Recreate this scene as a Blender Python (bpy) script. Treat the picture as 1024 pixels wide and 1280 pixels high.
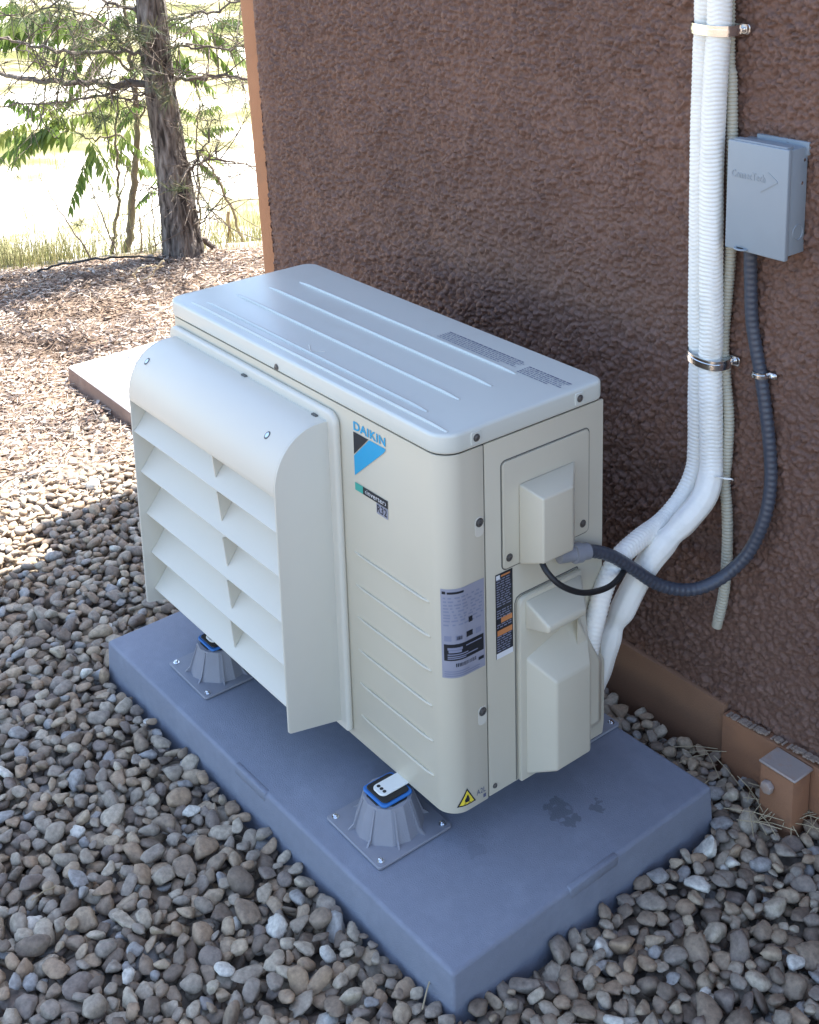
import bpy, bmesh, math, random
import numpy as np
from mathutils import Vector, Matrix
PI = math.pi
rnd = random.Random(7)
R_ = np.random.RandomState(11)
for o in list(bpy.data.objects): bpy.data.objects.remove(o)
S = bpy.context.scene
COL = S.collection

# ------------------------------------------------------------------ camera
# metres; x runs along the wall, +y into the wall, z up, 0 = top of the equipment pad
CAM = np.array([1.3488, -1.0815, 1.5398])
RM = np.array([[0.6147, 0.7883, -0.0280], [0.1716, -0.1684, -0.9707], [-0.7699, 0.5919, -0.2397]])
_u, _s, _v = np.linalg.svd(RM); RM = _u @ _v
F, CX, CY = 1611.014, 513.405, 223.68
cam = bpy.data.cameras.new('camera'); camo = bpy.data.objects.new('camera', cam); COL.objects.link(camo)
m3 = np.column_stack([RM[0], -RM[1], -RM[2]])
camo.matrix_world = Matrix([list(m3[0]) + [CAM[0]], list(m3[1]) + [CAM[1]], list(m3[2]) + [CAM[2]], [0, 0, 0, 1]])
cam.sensor_fit = 'VERTICAL'; cam.sensor_height = 36.0; cam.sensor_width = 36.0
cam.lens = F / 1280 * 36.0
cam.shift_x = -(CX - 512) / 1280; cam.shift_y = (CY - 640) / 1280
cam.clip_end = 2000; cam.clip_start = 0.02
S.camera = camo
# ------------------------------------------------------------------ light
SUN_EL, SUN_H = math.radians(62), np.array([-0.15, 0.989])       # towards the sun, on plan
SUN_H = SUN_H / np.linalg.norm(SUN_H)
sv = Vector((SUN_H[0] * math.cos(SUN_EL), SUN_H[1] * math.cos(SUN_EL), math.sin(SUN_EL)))
sl = bpy.data.lights.new('sun', 'SUN'); sl.energy = 5.0; sl.angle = math.radians(0.53); sl.color = (1, .955, .88)
so = bpy.data.objects.new('sun', sl); COL.objects.link(so); so.rotation_euler = sv.to_track_quat('Z', 'Y').to_euler(); so.location = (0, 3, 8)
W = bpy.data.worlds.new('World'); S.world = W; W.use_nodes = True
nt = W.node_tree; bg = nt.nodes['Background']
sky = nt.nodes.new('ShaderNodeTexSky'); sky.sky_type = 'NISHITA'; sky.sun_disc = False
sky.sun_elevation = SUN_EL; sky.sun_rotation = math.atan2(SUN_H[0], SUN_H[1]); sky.air_density = 1.0; sky.dust_density = 1.3; sky.ozone_density = .5
nt.links.new(sky.outputs[0], bg.inputs[0]); bg.inputs[1].default_value = 0.122
S.view_settings.view_transform = 'Standard'; S.view_settings.look = 'None'; S.view_settings.gamma = 1
S.view_settings.exposure = 2.2
S.render.resolution_x = 819; S.render.resolution_y = 1024

def at(u, v, ax, val):
    """photo pixel -> point on the plane axis=val"""
    d = RM.T @ np.array([(u - CX) / F, (v - CY) / F, 1.0]); t = (val - CAM[ax]) / d[ax]
    return CAM + t * d
FH = np.array([RM[2][0], RM[2][1]]); FH /= np.linalg.norm(FH)
def bgp(u, v, dist):
    """photo pixel -> point at a ground distance (metres ahead of the camera)"""
    d = RM.T @ np.array([(u - CX) / F, (v - CY) / F, 1.0]); t = dist / (d[0] * FH[0] + d[1] * FH[1])
    return CAM + t * d
def project(P):
    q = RM @ (np.asarray(P) - CAM); return CX + F * q[0] / q[2], CY + F * q[1] / q[2], q[2]

# ------------------------------------------------------------------ materials
def lin(r, g, b):
    f = lambda c: c / 12.92 if c <= .04045 else ((c + .055) / 1.055) ** 2.4
    return (f(r / 255), f(g / 255), f(b / 255), 1)
def newmat(name):
    m = bpy.data.materials.new(name); m.use_nodes = True
    return m, m.node_tree, m.node_tree.nodes['Principled BSDF']
def mat(name, col, rough=.5, var=.08, vscale=30, bump=0, bscale=200, metal=0, spec=.5, coat=0, dirt=None, dscale=8):
    m, t, b = newmat(name)
    N = t.nodes.new; Lk = t.links.new
    tc = N('ShaderNodeTexCoord')
    n = N('ShaderNodeTexNoise'); n.inputs['Scale'].default_value = vscale; n.inputs['Detail'].default_value = 6
    Lk(tc.outputs['Object'], n.inputs['Vector'])
    c = (*col[:3], 1)
    mx = N('ShaderNodeMix'); mx.data_type = 'RGBA'
    mx.inputs[6].default_value = tuple(min(1, x * (1 - var)) for x in c[:3]) + (1,)
    mx.inputs[7].default_value = tuple(min(1, x * (1 + var)) for x in c[:3]) + (1,)
    Lk(n.outputs[0], mx.inputs[0]); out = mx.outputs[2]
    if dirt:
        n2 = N('ShaderNodeTexNoise'); n2.inputs['Scale'].default_value = dscale; n2.inputs['Detail'].default_value = 8; n2.inputs['Roughness'].default_value = .65
        Lk(tc.outputs['Object'], n2.inputs['Vector'])
        r = N('ShaderNodeValToRGB'); r.color_ramp.elements[0].position = .52; r.color_ramp.elements[1].position = .75
        r.color_ramp.elements[1].color = (dirt[3],) * 3 + (1,); Lk(n2.outputs[0], r.inputs[0])
        m2 = N('ShaderNodeMix'); m2.data_type = 'RGBA'; Lk(r.outputs[0], m2.inputs[0]); Lk(out, m2.inputs[6]); m2.inputs[7].default_value = (*dirt[:3], 1)
        out = m2.outputs[2]
    Lk(out, b.inputs['Base Color'])
    b.inputs['Roughness'].default_value = rough; b.inputs['Metallic'].default_value = metal
    b.inputs['Specular IOR Level'].default_value = spec
    if coat: b.inputs['Coat Weight'].default_value = coat; b.inputs['Coat Roughness'].default_value = .15
    if bump:
        n3 = N('ShaderNodeTexNoise'); n3.inputs['Scale'].default_value = bscale; n3.inputs['Detail'].default_value = 3
        Lk(tc.outputs['Object'], n3.inputs['Vector'])
        bp = N('ShaderNodeBump'); bp.inputs['Strength'].default_value = bump; bp.inputs['Distance'].default_value = .002
        Lk(n3.outputs[0], bp.inputs['Height']); Lk(bp.outputs[0], b.inputs['Normal'])
    return m
M = {}
M['cabinet'] = mat('cabinet_ivory', (.58, .535, .425), .42, .02, 6, .06, 700, dirt=(.45, .41, .33, .16), dscale=5)
M['lid'] = mat('lid_ivory_skylit', (.62, .635, .575), .24, .02, 6, .05, 700, dirt=(.5, .47, .4, .22), dscale=7)  # cabinet ivory cooled and lightened: sky light put into the lid colour
M['hood'] = mat('hood_plastic', (.64, .61, .525), .45, .02, 5, .05, 900, dirt=(.55, .5, .42, .2), dscale=5)
M['groove'] = mat('seam_shadow_gap', (.12, .115, .10), .8, .1)
M['pad'] = mat('pad_polymer', (.205, .222, .275), .72, .1, 60, .5, 500, dirt=(.30, .33, .40, .4), dscale=11)
M['foot'] = mat('foot_plastic', (.245, .25, .285), .5, .08, 40, .15, 400)
M['black'] = mat('black_rubber', (.012, .012, .014), .55, .2)
M['bluerubber'] = mat('blue_rubber', (.03, .17, .5), .5, .1)
M['zinc'] = mat('zinc_steel', (.78, .79, .80), .17, .1, 60, .1, 300, metal=1)
M['darkscrew'] = mat('dark_screw', (.16, .15, .14), .4, .2, 60, metal=.6)
M['whitesteel'] = mat('white_steel', (.78, .78, .74), .4, .03)
M['print_blue'] = mat('print_blue', (.016, .34, .60), .45, .02)
M['print_black'] = mat('print_black', (.014, .016, .022), .45, .1)
M['print_teal'] = mat('print_teal', lin(60, 165, 150), .45, .02)
M['print_white'] = mat('print_white', (.75, .76, .78), .5, .02)
M['print_grey'] = mat('print_grey', (.12, .13, .2), .5, .1)
M['print_pale'] = mat('print_pale', (.22, .235, .32), .5, .1)
M['print_orange'] = mat('print_orange', (.55, .22, .08), .5, .1)
M['print_yellow'] = mat('print_yellow', (.85, .66, .05), .45, .03)
M['label_silver'] = mat('label_silver', (.30, .305, .37), .35, .05, 80)
M['pipe'] = mat('pipe_wrap_white', (.86, .84, .78), .5, .04, 30, .2, 400, dirt=(.5, .5, .47, .35), dscale=14)
M['drain'] = mat('drain_hose_tan', (.46, .43, .34), .55, .06, 30)
M['conduit'] = mat('conduit_grey', (.055, .062, .082), .38, .15, 40, .1, 300)
M['connector'] = mat('connector_grey', (.24, .25, .28), .45, .08, 40)
M['boxgrey'] = mat('box_grey_enamel', (.27, .31, .345), .4, .04, 10, .06, 500, dirt=(.2, .22, .24, .3), dscale=9)
M['trim'] = mat('trim_paint', (.37, .165, .078), .7, .12, 14, .5, 300, dirt=(.22, .13, .08, .5), dscale=9)
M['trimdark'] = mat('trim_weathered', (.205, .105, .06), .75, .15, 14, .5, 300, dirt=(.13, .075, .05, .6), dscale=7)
M['trimtop'] = mat('trim_sky_sheen', (.33, .27, .24), .5, .2, 30, .4, 200, dirt=(.36, .17, .09, .7), dscale=30)  # paler grey stands for sky reflecting off the brown bracket top
M['trimdirt'] = mat('trim_crust', (.27, .20, .155), .85, .25, 60, .8, 260)
M['slab'] = mat('slab_concrete', (.60, .54, .48), .85, .12, 12, .5, 160, dirt=(.3, .24, .19, .5), dscale=6)
M['bark'] = mat('pine_bark', (.125, .105, .09), .9, .45, 22, 1, 70, dirt=(.24, .21, .18, .7), dscale=20)
def bark_mat():
    m, t, b = newmat('pine_bark_plates'); N = t.nodes.new; Lk = t.links.new
    tc = N('ShaderNodeTexCoord'); mp = N('ShaderNodeMapping'); mp.inputs['Scale'].default_value = (1, 1, .22); Lk(tc.outputs['Object'], mp.inputs[0])
    v = N('ShaderNodeTexNoise'); v.inputs['Scale'].default_value = 38; v.inputs['Detail'].default_value = 6; v.inputs['Roughness'].default_value = .55; v.inputs['Distortion'].default_value = .8; Lk(mp.outputs[0], v.inputs[0])
    r = N('ShaderNodeValToRGB'); e = r.color_ramp.elements; e[0].position = .38; e[0].color = (.03, .023, .02, 1); e[1].position = .50; e[1].color = (.14, .118, .104, 1); e.new(.66).color = (.27, .245, .225, 1); Lk(v.outputs[0], r.inputs[0])
    n2 = N('ShaderNodeTexNoise'); n2.inputs['Scale'].default_value = 60; n2.inputs['Detail'].default_value = 6; Lk(mp.outputs[0], n2.inputs[0])
    mr = N('ShaderNodeMapRange'); mr.inputs[1].default_value = .3; mr.inputs[2].default_value = .7; mr.inputs[3].default_value = .55; mr.inputs[4].default_value = 1.35; Lk(n2.outputs[0], mr.inputs[0])
    sc = N('ShaderNodeVectorMath'); sc.operation = 'SCALE'; Lk(r.outputs[0], sc.inputs[0]); Lk(mr.outputs[0], sc.inputs['Scale']); Lk(sc.outputs[0], b.inputs['Base Color'])
    hs = N('ShaderNodeMath'); hs.operation = 'MULTIPLY_ADD'; Lk(n2.outputs[0], hs.inputs[0]); hs.inputs[1].default_value = .25; Lk(v.outputs[0], hs.inputs[2])
    bp = N('ShaderNodeBump'); bp.inputs['Strength'].default_value = 1; bp.inputs['Distance'].default_value = .025; Lk(hs.outputs[0], bp.inputs['Height']); Lk(bp.outputs[0], b.inputs['Normal'])
    b.inputs['Roughness'].default_value = .9
    return m
M['barkplates'] = bark_mat()
M['twig'] = mat('dead_twig', (.13, .105, .085), .85, .3, 30)
M['greentwig'] = mat('sapling_bark', (.20, .16, .10), .8, .3, 30, .5, 80)
M['hosebk'] = mat('irrigation_tube', (.025, .022, .02), .5, .2)
M['stake'] = mat('stake_wood', (.33, .23, .14), .85, .25, 30, .5, 90)
M['straw'] = mat('dry_straw', (.40, .32, .20), .8, .2, 30)

def stucco_mat():
    m, t, b = newmat('stucco_brown'); N = t.nodes.new; Lk = t.links.new
    tc = N('ShaderNodeTexCoord')
    n = N('ShaderNodeTexNoise'); n.inputs['Scale'].default_value = 3.2; n.inputs['Detail'].default_value = 8; Lk(tc.outputs['Object'], n.inputs[0])
    r = N('ShaderNodeValToRGB'); e = r.color_ramp.elements; e[0].position = .3; e[0].color = (.150, .086, .066, 1); e[1].position = .72; e[1].color = (.205, .117, .087, 1)
    Lk(n.outputs[0], r.inputs[0])
    n2 = N('ShaderNodeTexNoise'); n2.inputs['Scale'].default_value = 240; n2.inputs['Detail'].default_value = 3; Lk(tc.outputs['Object'], n2.inputs[0])
    mx = N('ShaderNodeMix'); mx.data_type = 'RGBA'; mx.blend_type = 'MULTIPLY'; mx.inputs[0].default_value = .55
    r2 = N('ShaderNodeValToRGB'); r2.color_ramp.elements[0].position = .3; r2.color_ramp.elements[0].color = (.6, .6, .6, 1); r2.color_ramp.elements[1].position = .7; r2.color_ramp.elements[1].color = (1.25, 1.22, 1.2, 1)
    Lk(n2.outputs[0], r2.inputs[0]); Lk(r.outputs[0], mx.inputs[6]); Lk(r2.outputs[0], mx.inputs[7]); Lk(mx.outputs[2], b.inputs['Base Color'])
    bp = N('ShaderNodeBump'); bp.inputs['Strength'].default_value = .5; bp.inputs['Distance'].default_value = .0016; Lk(n2.outputs[0], bp.inputs['Height']); Lk(bp.outputs[0], b.inputs['Normal'])
    b.inputs['Roughness'].default_value = .62; b.inputs['Specular IOR Level'].default_value = .3
    return m
M['stucco'] = stucco_mat()

def attr_ramp_mat(name, stops, rough=.8, noise=120, namp=.35, bump=.5, translucent=0, interp='LINEAR'):
    """colour picked by the per-piece value stored in the mesh, plus grain"""
    m, t, b = newmat(name); N = t.nodes.new; Lk = t.links.new
    a = N('ShaderNodeAttribute'); a.attribute_name = 'tone'
    r = N('ShaderNodeValToRGB'); r.color_ramp.interpolation = interp
    el = r.color_ramp.elements
    for i, (p, c) in enumerate(stops):
        e = el[i] if i < 2 else el.new(p)
        e.position = p; e.color = (*c, 1)
    Lk(a.outputs['Fac'], r.inputs[0])
    tc = N('ShaderNodeNewGeometry'); n = N('ShaderNodeTexNoise'); n.inputs['Scale'].default_value = noise; n.inputs['Detail'].default_value = 7; n.inputs['Roughness'].default_value = .62
    Lk(tc.outputs['Position'], n.inputs[0])
    r2 = N('ShaderNodeMapRange'); r2.inputs[3].default_value = 1 - namp; r2.inputs[4].default_value = 1 + namp; r2.inputs[1].default_value = .25; r2.inputs[2].default_value = .75
    Lk(n.outputs[0], r2.inputs[0])
    mx = N('ShaderNodeVectorMath'); mx.operation = 'SCALE'; Lk(r.outputs[0], mx.inputs[0]); Lk(r2.outputs[0], mx.inputs['Scale'])
    Lk(mx.outputs[0], b.inputs['Base Color']); b.inputs['Roughness'].default_value = rough
    if bump:
        bp = N('ShaderNodeBump'); bp.inputs['Strength'].default_value = bump; bp.inputs['Distance'].default_value = .0015; Lk(n.outputs[0], bp.inputs['Height']); Lk(bp.outputs[0], b.inputs['Normal'])
    if translucent:
        tr = N('ShaderNodeBsdfTranslucent'); Lk(mx.outputs[0], tr.inputs[0]); ms = N('ShaderNodeMixShader'); ms.inputs[0].default_value = translucent
        Lk(b.outputs[0], ms.inputs[1]); Lk(tr.outputs[0], ms.inputs[2]); Lk(ms.outputs[0], t.nodes['Material Output'].inputs[0])
    return m
M['stone'] = attr_ramp_mat('river_gravel', [(0, (.185, .140, .102)), (.12, (.265, .198, .138)), (.25, (.325, .268, .203)), (.38, (.335, .238, .155)), (.5, (.285, .236, .186)),
    (.62, (.385, .295, .20)), (.74, (.215, .170, .136)), (.82, (.42, .35, .26)), (.91, (.305, .285, .262)), (.976, (.60, .56, .48))], .7, 110, .42, .9, 0, 'CONSTANT')
M['chip'] = attr_ramp_mat('wood_mulch', [(0, (.10, .068, .05)), (.15, (.21, .15, .11)), (.4, (.38, .295, .235)), (.7, (.47, .39, .32)), (.9, (.56, .49, .42)), (1, (.22, .12, .08))], .85, 150, .25, .3)
M['grass'] = attr_ramp_mat('field_grass', [(0, (.24, .22, .09)), (.3, (.30, .26, .12)), (.6, (.16, .19, .06)), (.8, (.34, .29, .16)), (1, (.13, .17, .05))], .7, 30, .2, 0, .45)
M['leaf'] = attr_ramp_mat('broad_leaf', [(0, (.08, .14, .028)), (.5, (.14, .20, .045)), (1, (.24, .28, .075))], .5, 60, .2, 0, .5)
M['needle'] = attr_ramp_mat('pine_needle', [(0, (.05, .075, .045)), (.5, (.085, .115, .06)), (.85, (.16, .18, .07)), (1, (.25, .19, .10))], .6, 40, .2, 0, .3)

# ------------------------------------------------------------------ builders
ORG = {}
def thing(name, label, cat, loc, group=None):
    o = bpy.data.objects.new(name, None); COL.objects.link(o); o.location = loc; o.empty_display_size = .1
    ORG[o.name] = np.array(loc, float); o['label'] = label; o['category'] = cat
    if group: o['group'] = group
    return o
def mesh(name, V, Fc, material, parent=None, smooth=None, tone=None, label=None):
    me = bpy.data.meshes.new(name)
    V = np.asarray(V, float).reshape(-1, 3)
    org = ORG[parent.name] if parent is not None else np.zeros(3)
    me.from_pydata((V - org).tolist(), [], [tuple(int(i) for i in f) for f in Fc]); me.update()
    me.materials.append(material)
    if smooth is not None:
        me.polygons.foreach_set('use_smooth', [True] * len(me.polygons))
        if smooth < 180: me.set_sharp_from_angle(angle=math.radians(smooth))
    if tone is not None:
        a = me.attributes.new('tone', 'FLOAT', 'POINT'); a.data.foreach_set('value', np.asarray(tone, np.float32))
    o = bpy.data.objects.new(name, me); COL.objects.link(o)
    if parent is not None: o.parent = parent
    ORG[o.name] = org.copy()
    if label: o['label'] = label
    return o
def fastmesh(name, V, T, material, parent=None, smooth=False, tone=None):
    """large triangle/quad soup"""
    me = bpy.data.meshes.new(name); V = np.asarray(V, np.float32); T = np.asarray(T, np.int32); k = T.shape[1]
    org = ORG[parent.name] if parent is not None else np.zeros(3); V = V - org.astype(np.float32)
    me.vertices.add(len(V)); me.vertices.foreach_set('co', V.ravel())
    me.loops.add(T.size); me.loops.foreach_set('vertex_index', T.ravel())
    me.polygons.add(len(T)); me.polygons.foreach_set('loop_start', np.arange(0, T.size, k, dtype=np.int32))
    try: me.polygons.foreach_set('loop_total', np.full(len(T), k, np.int32))
    except Exception: pass
    me.polygons.foreach_set('use_smooth', [smooth] * len(T)); me.update(calc_edges=True); me.validate()
    me.materials.append(material)
    if tone is not None:
        a = me.attributes.new('tone', 'FLOAT', 'POINT'); a.data.foreach_set('value', np.asarray(tone, np.float32))
    o = bpy.data.objects.new(name, me); COL.objects.link(o)
    if parent is not None: o.parent = parent
    ORG[o.name] = org.copy()
    return o
def join(parts):
    V = []; Fc = []; n = 0
    for v, f in parts:
        v = np.asarray(v, float).reshape(-1, 3); V.append(v); Fc += [tuple(i + n for i in q) for q in f]; n += len(v)
    return np.concatenate(V), Fc
def bevel(V, Fc, w, seg=2, ang=25):
    bm = bmesh.new(); vs = [bm.verts.new(tuple(v)) for v in V]
    for f in Fc:
        try: bm.faces.new([vs[i] for i in f])
        except ValueError: pass
    bmesh.ops.recalc_face_normals(bm, faces=bm.faces)
    ed = [e for e in bm.edges if len(e.link_faces) == 2 and e.calc_face_angle(0) > math.radians(ang)]
    bmesh.ops.bevel(bm, geom=ed, offset=w, segments=seg, profile=.5, affect='EDGES', clamp_overlap=True)
    bm.verts.index_update()
    out = [tuple(v.co) for v in bm.verts], [tuple(v.index for v in f.verts) for f in bm.faces]
    bm.free(); return np.array(out[0]), out[1]
def box(x0, x1, y0, y1, z0, z1):
    V = [(x, y, z) for z in (z0, z1) for y in (y0, y1) for x in (x0, x1)]
    return np.array(V, float), [(0, 2, 3, 1), (4, 5, 7, 6), (0, 1, 5, 4), (2, 6, 7, 3), (0, 4, 6, 2), (1, 3, 7, 5)]
def bbox(x0, x1, y0, y1, z0, z1, w=.003, seg=2): return bevel(*box(x0, x1, y0, y1, z0, z1), w, seg)
def hexa(b, f):
    """frustum between quad b and quad f (each four points, same winding)"""
    V = np.array(list(b) + list(f), float)
    return V, [(3, 2, 1, 0), (4, 5, 6, 7)] + [(i, (i + 1) % 4, 4 + (i + 1) % 4, 4 + i) for i in range(4)]
def rrect(a0, a1, b0, b1, r, n=6):
    if not isinstance(r, (tuple, list)): r = (r,) * 4
    P = []
    for (ca, cb, t0), rr in zip(((a1, b1, 0), (a0, b1, 90), (a0, b0, 180), (a1, b0, 270)), r):
        sa = -1 if ca == a1 else 1; sb = -1 if cb == b1 else 1
        if rr <= 0: P.append((ca, cb)); continue
        for i in range(n + 1):
            t = math.radians(t0 + 90 * i / n); P.append((ca + sa * rr + rr * math.cos(t), cb + sb * rr + rr * math.sin(t)))
    return P
AX = {'z': lambda a, b, h: (a, b, h), 'x': lambda a, b, h: (h, a, b), 'y': lambda a, b, h: (a, h, b)}
def prism(poly, axis, h0, h1):
    m = AX[axis]; n = len(poly)
    V = [m(a, b, h0) for a, b in poly] + [m(a, b, h1) for a, b in poly]
    return np.array(V, float), [tuple(range(n - 1, -1, -1)), tuple(range(n, 2 * n))] + [(i, (i + 1) % n, n + (i + 1) % n, n + i) for i in range(n)]
def flat(poly, axis, h):
    m = AX[axis]; return np.array([m(a, b, h) for a, b in poly], float), [tuple(range(len(poly)))]
def spline(P, n=8):
    P = np.asarray(P, float); Q = np.vstack([2 * P[0] - P[1], P, 2 * P[-1] - P[-2]]); out = []
    for i in range(1, len(Q) - 2):
        for k in range(n):
            t = k / n; a, b, c, d = Q[i - 1], Q[i], Q[i + 1], Q[i + 2]
            out.append(.5 * (2 * b + (c - a) * t + (2 * a - 5 * b + 4 * c - d) * t * t + (3 * b - a - 3 * c + d) * t ** 3))
    out.append(P[-1]); return np.array(out)
def resample(P, step):
    P = np.asarray(P, float); s = np.concatenate([[0], np.cumsum(np.linalg.norm(np.diff(P, axis=0), axis=1))]); n = max(2, int(s[-1] / step) + 1)
    t = np.linspace(0, s[-1], n); return np.column_stack([np.interp(t, s, P[:, k]) for k in range(3)]), t
def tube(P, rad, seg=10, cap=True, up=(0, 0, 1), fn=None):
    """rad: number or array per point; fn(i, theta)->radius factor"""
    P = np.asarray(P, float); n = len(P); rad = np.full(n, rad) if np.isscalar(rad) else np.asarray(rad)
    T = np.gradient(P, axis=0); T /= np.linalg.norm(T, axis=1)[:, None] + 1e-12
    u = np.array(up, float); u = u - T[0] * (u @ T[0])
    if np.linalg.norm(u) < 1e-3: u = np.array([1, 0, 0.]) - T[0] * T[0][0]
    u /= np.linalg.norm(u); V = []
    th = np.arange(seg) * 2 * PI / seg
    for i in range(n):
        u = u - T[i] * (u @ T[i]); u /= np.linalg.norm(u); w = np.cross(T[i], u)
        r = rad[i] * (np.array([fn(i, t) for t in th]) if fn else 1.0)
        V.append(P[i] + (np.cos(th) * r)[:, None] * u + (np.sin(th) * r)[:, None] * w)
    V = np.concatenate(V); Fc = [(i * seg + j, i * seg + (j + 1) % seg, (i + 1) * seg + (j + 1) % seg, (i + 1) * seg + j) for i in range(n - 1) for j in range(seg)]
    if cap: Fc += [tuple(range(seg - 1, -1, -1)), tuple(range((n - 1) * seg, n * seg))]
    return V, Fc
def lathe(prof, seg, c, axis='z'):
    V = []
    for r, h in prof:
        for j in range(seg):
            t = 2 * PI * j / seg; a, b = r * math.cos(t), r * math.sin(t)
            V.append({'z': (c[0] + a, c[1] + b, c[2] + h), 'x': (c[0] + h, c[1] + a, c[2] + b), 'y': (c[0] + a, c[1] + h, c[2] + b)}[axis])
    n = len(prof); Fc = [(i * seg + j, i * seg + (j + 1) % seg, (i + 1) * seg + (j + 1) % seg, (i + 1) * seg + j) for i in range(n - 1) for j in range(seg)]
    return np.array(V), Fc + [tuple(range(seg - 1, -1, -1)), tuple(range((n - 1) * seg, n * seg))]
def text2d(s, size, bold=0, width=None):
    cu = bpy.data.curves.new('t', 'FONT'); cu.body = s; cu.size = size; cu.offset = bold; cu.resolution_u = 4; cu.space_character = 1.06
    ob = bpy.data.objects.new('t', cu); COL.objects.link(ob); bpy.context.view_layer.update()
    me = bpy.data.meshes.new_from_object(ob.evaluated_get(bpy.context.evaluated_depsgraph_get()))
    V = np.array([v.co[:] for v in me.vertices]); Fc = [tuple(p.vertices) for p in me.polygons]
    bpy.data.objects.remove(ob); bpy.data.curves.remove(cu); bpy.data.meshes.remove(me)
    V[:, :2] -= V[:, :2].min(0)
    if width: V[:, 0] *= width / V[:, 0].max()
    return V, Fc
def front_text(s, x, z, size, y, bold=0, width=None, shear=0):
    V, Fc = text2d(s, size, bold, width); return np.column_stack([x + V[:, 0] + shear * V[:, 1], np.full(len(V), y), z + V[:, 1]]), Fc
def side_text(s, y, z, size, x, bold=0, width=None):
    V, Fc = text2d(s, size, bold, width); return np.column_stack([np.full(len(V), x), y + V[:, 0], z + V[:, 1]]), Fc
def rect(a0, a1, b0, b1): return [(a0, b0), (a1, b0), (a1, b1), (a0, b1)]
def screw(name, parent, c, axis, r=.0042, m='darkscrew'):
    h = {'x': 1, 'y': -1, 'z': 1}[axis]
    return mesh(name, *lathe([(r * 1.5, 0), (r * 1.5, .0008 * h), (r, .001 * h), (r * .95, .0028 * h), (r * .5, .0034 * h), (r * .45, .0022 * h)], 12, c, axis), M[m], parent, 40)
def tag(o, label, cat=None, group=None, kind=None):
    o['label'] = label
    if cat: o['category'] = cat
    if group: o['group'] = group
    if kind: o['kind'] = kind
    return o

# ------------------------------------------------------------------ terrain
GZ = -.072
EA, ED = np.array([-3.62, .64]), np.array([.418, .909]); EN = np.array([-.909, .418])
def sstep(a, b, x): t = np.clip((x - a) / (b - a), 0, 1); return t * t * (3 - 2 * t)
def wob(x, y, k=1.0, s=0): return np.sin(x * 1.7 * k + s) * np.cos(y * 2.3 * k + 1.3 * s) + .5 * np.sin(x * 4.1 * k + y * 3.3 * k + s) + .3 * np.sin(x * 9.3 * k - y * 7.7 * k + 2 * s)
def ground_z(x, y):
    d = (x - EA[0]) * EN[0] + (y - EA[1]) * EN[1]
    z = GZ - .038 + .034 * sstep(-1.55, -1.95, x) + .005 * wob(x, y, 1.6)
    z = z - .55 * sstep(.02, 2.2, d) + .06 * sstep(3, 10, d) * wob(x * .2, y * .2) + 0.0 * d
    z = z + .03 * np.exp(-((d + .15) / .3) ** 2) + .026 * np.exp(-((x - .30) / .16) ** 2 - ((y - .56) / .10) ** 2)
    return z
def graded(lo, hi, fine0, fine1, st, big):
    a = list(np.arange(fine0, fine1 + 1e-6, st)); s = st
    while a[-1] < hi: s = min(s * 1.25, big); a.append(a[-1] + s)
    s = st
    while a[0] > lo: s = min(s * 1.25, big); a.insert(0, a[0] - s)
    return np.array(a)
gx = graded(-400, 400, -6.5, 1.2, .07, 60); gy = graded(-400, 400, -1.6, 5.5, .07, 60)
X, Y = np.meshgrid(gx, gy, indexing='ij'); Z = ground_z(X, Y)
Vg = np.column_stack([X.ravel(), Y.ravel(), Z.ravel()]); nx, ny = len(gx), len(gy)
i0 = (np.arange(nx - 1)[:, None] * ny + np.arange(ny - 1)[None]).ravel()
def ground_mat():
    m, t, b = newmat('ground_earth'); N = t.nodes.new; Lk = t.links.new
    tc = N('ShaderNodeTexCoord')
    n = N('ShaderNodeTexNoise'); n.inputs['Scale'].default_value = .9; n.inputs['Detail'].default_value = 9; n.inputs['Roughness'].default_value = .62; Lk(tc.outputs['Object'], n.inputs[0])
    far = N('ShaderNodeValToRGB'); e = far.color_ramp.elements; e[0].position = .40; e[0].color = (.12, .125, .045, 1); e[1].position = .50; e[1].color = (.27, .245, .13, 1); e.new(.58).color = (.6, .57, .5, 1)
    Lk(n.outputs[0], far.inputs[0])
    n2 = N('ShaderNodeTexNoise'); n2.inputs['Scale'].default_value = 26; n2.inputs['Detail'].default_value = 8; Lk(tc.outputs['Object'], n2.inputs[0])
    near = N('ShaderNodeValToRGB'); e = near.color_ramp.elements; e[0].position = .3; e[0].color = (.10, .075, .055, 1); e[1].position = .7; e[1].color = (.27, .20, .15, 1); Lk(n2.outputs[0], near.inputs[0])
    a = N('ShaderNodeAttribute'); a.attribute_name = 'tone'
    mx = N('ShaderNodeMix'); mx.data_type = 'RGBA'; Lk(a.outputs['Fac'], mx.inputs[0]); Lk(near.outputs[0], mx.inputs[6]); Lk(far.outputs[0], mx.inputs[7]); Lk(mx.outputs[2], b.inputs['Base Color'])
    bp = N('ShaderNodeBump'); bp.inputs['Strength'].default_value = .8; bp.inputs['Distance'].default_value = .01; Lk(n2.outputs[0], bp.inputs['Height']); Lk(bp.outputs[0], b.inputs['Normal'])
    b.inputs['Roughness'].default_value = .95; b.inputs['Specular IOR Level'].default_value = .1
    return m
dd = (Vg[:, 0] - EA[0]) * EN[0] + (Vg[:, 1] - EA[1]) * EN[1]
ground = fastmesh('ground', Vg, np.column_stack([i0, i0 + ny, i0 + ny + 1, i0 + 1]), ground_mat(), None, True, sstep(.1, .9, dd))
tag(ground, 'bare earth and pale dry field reaching far beyond the tree', kind='structure')

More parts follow.
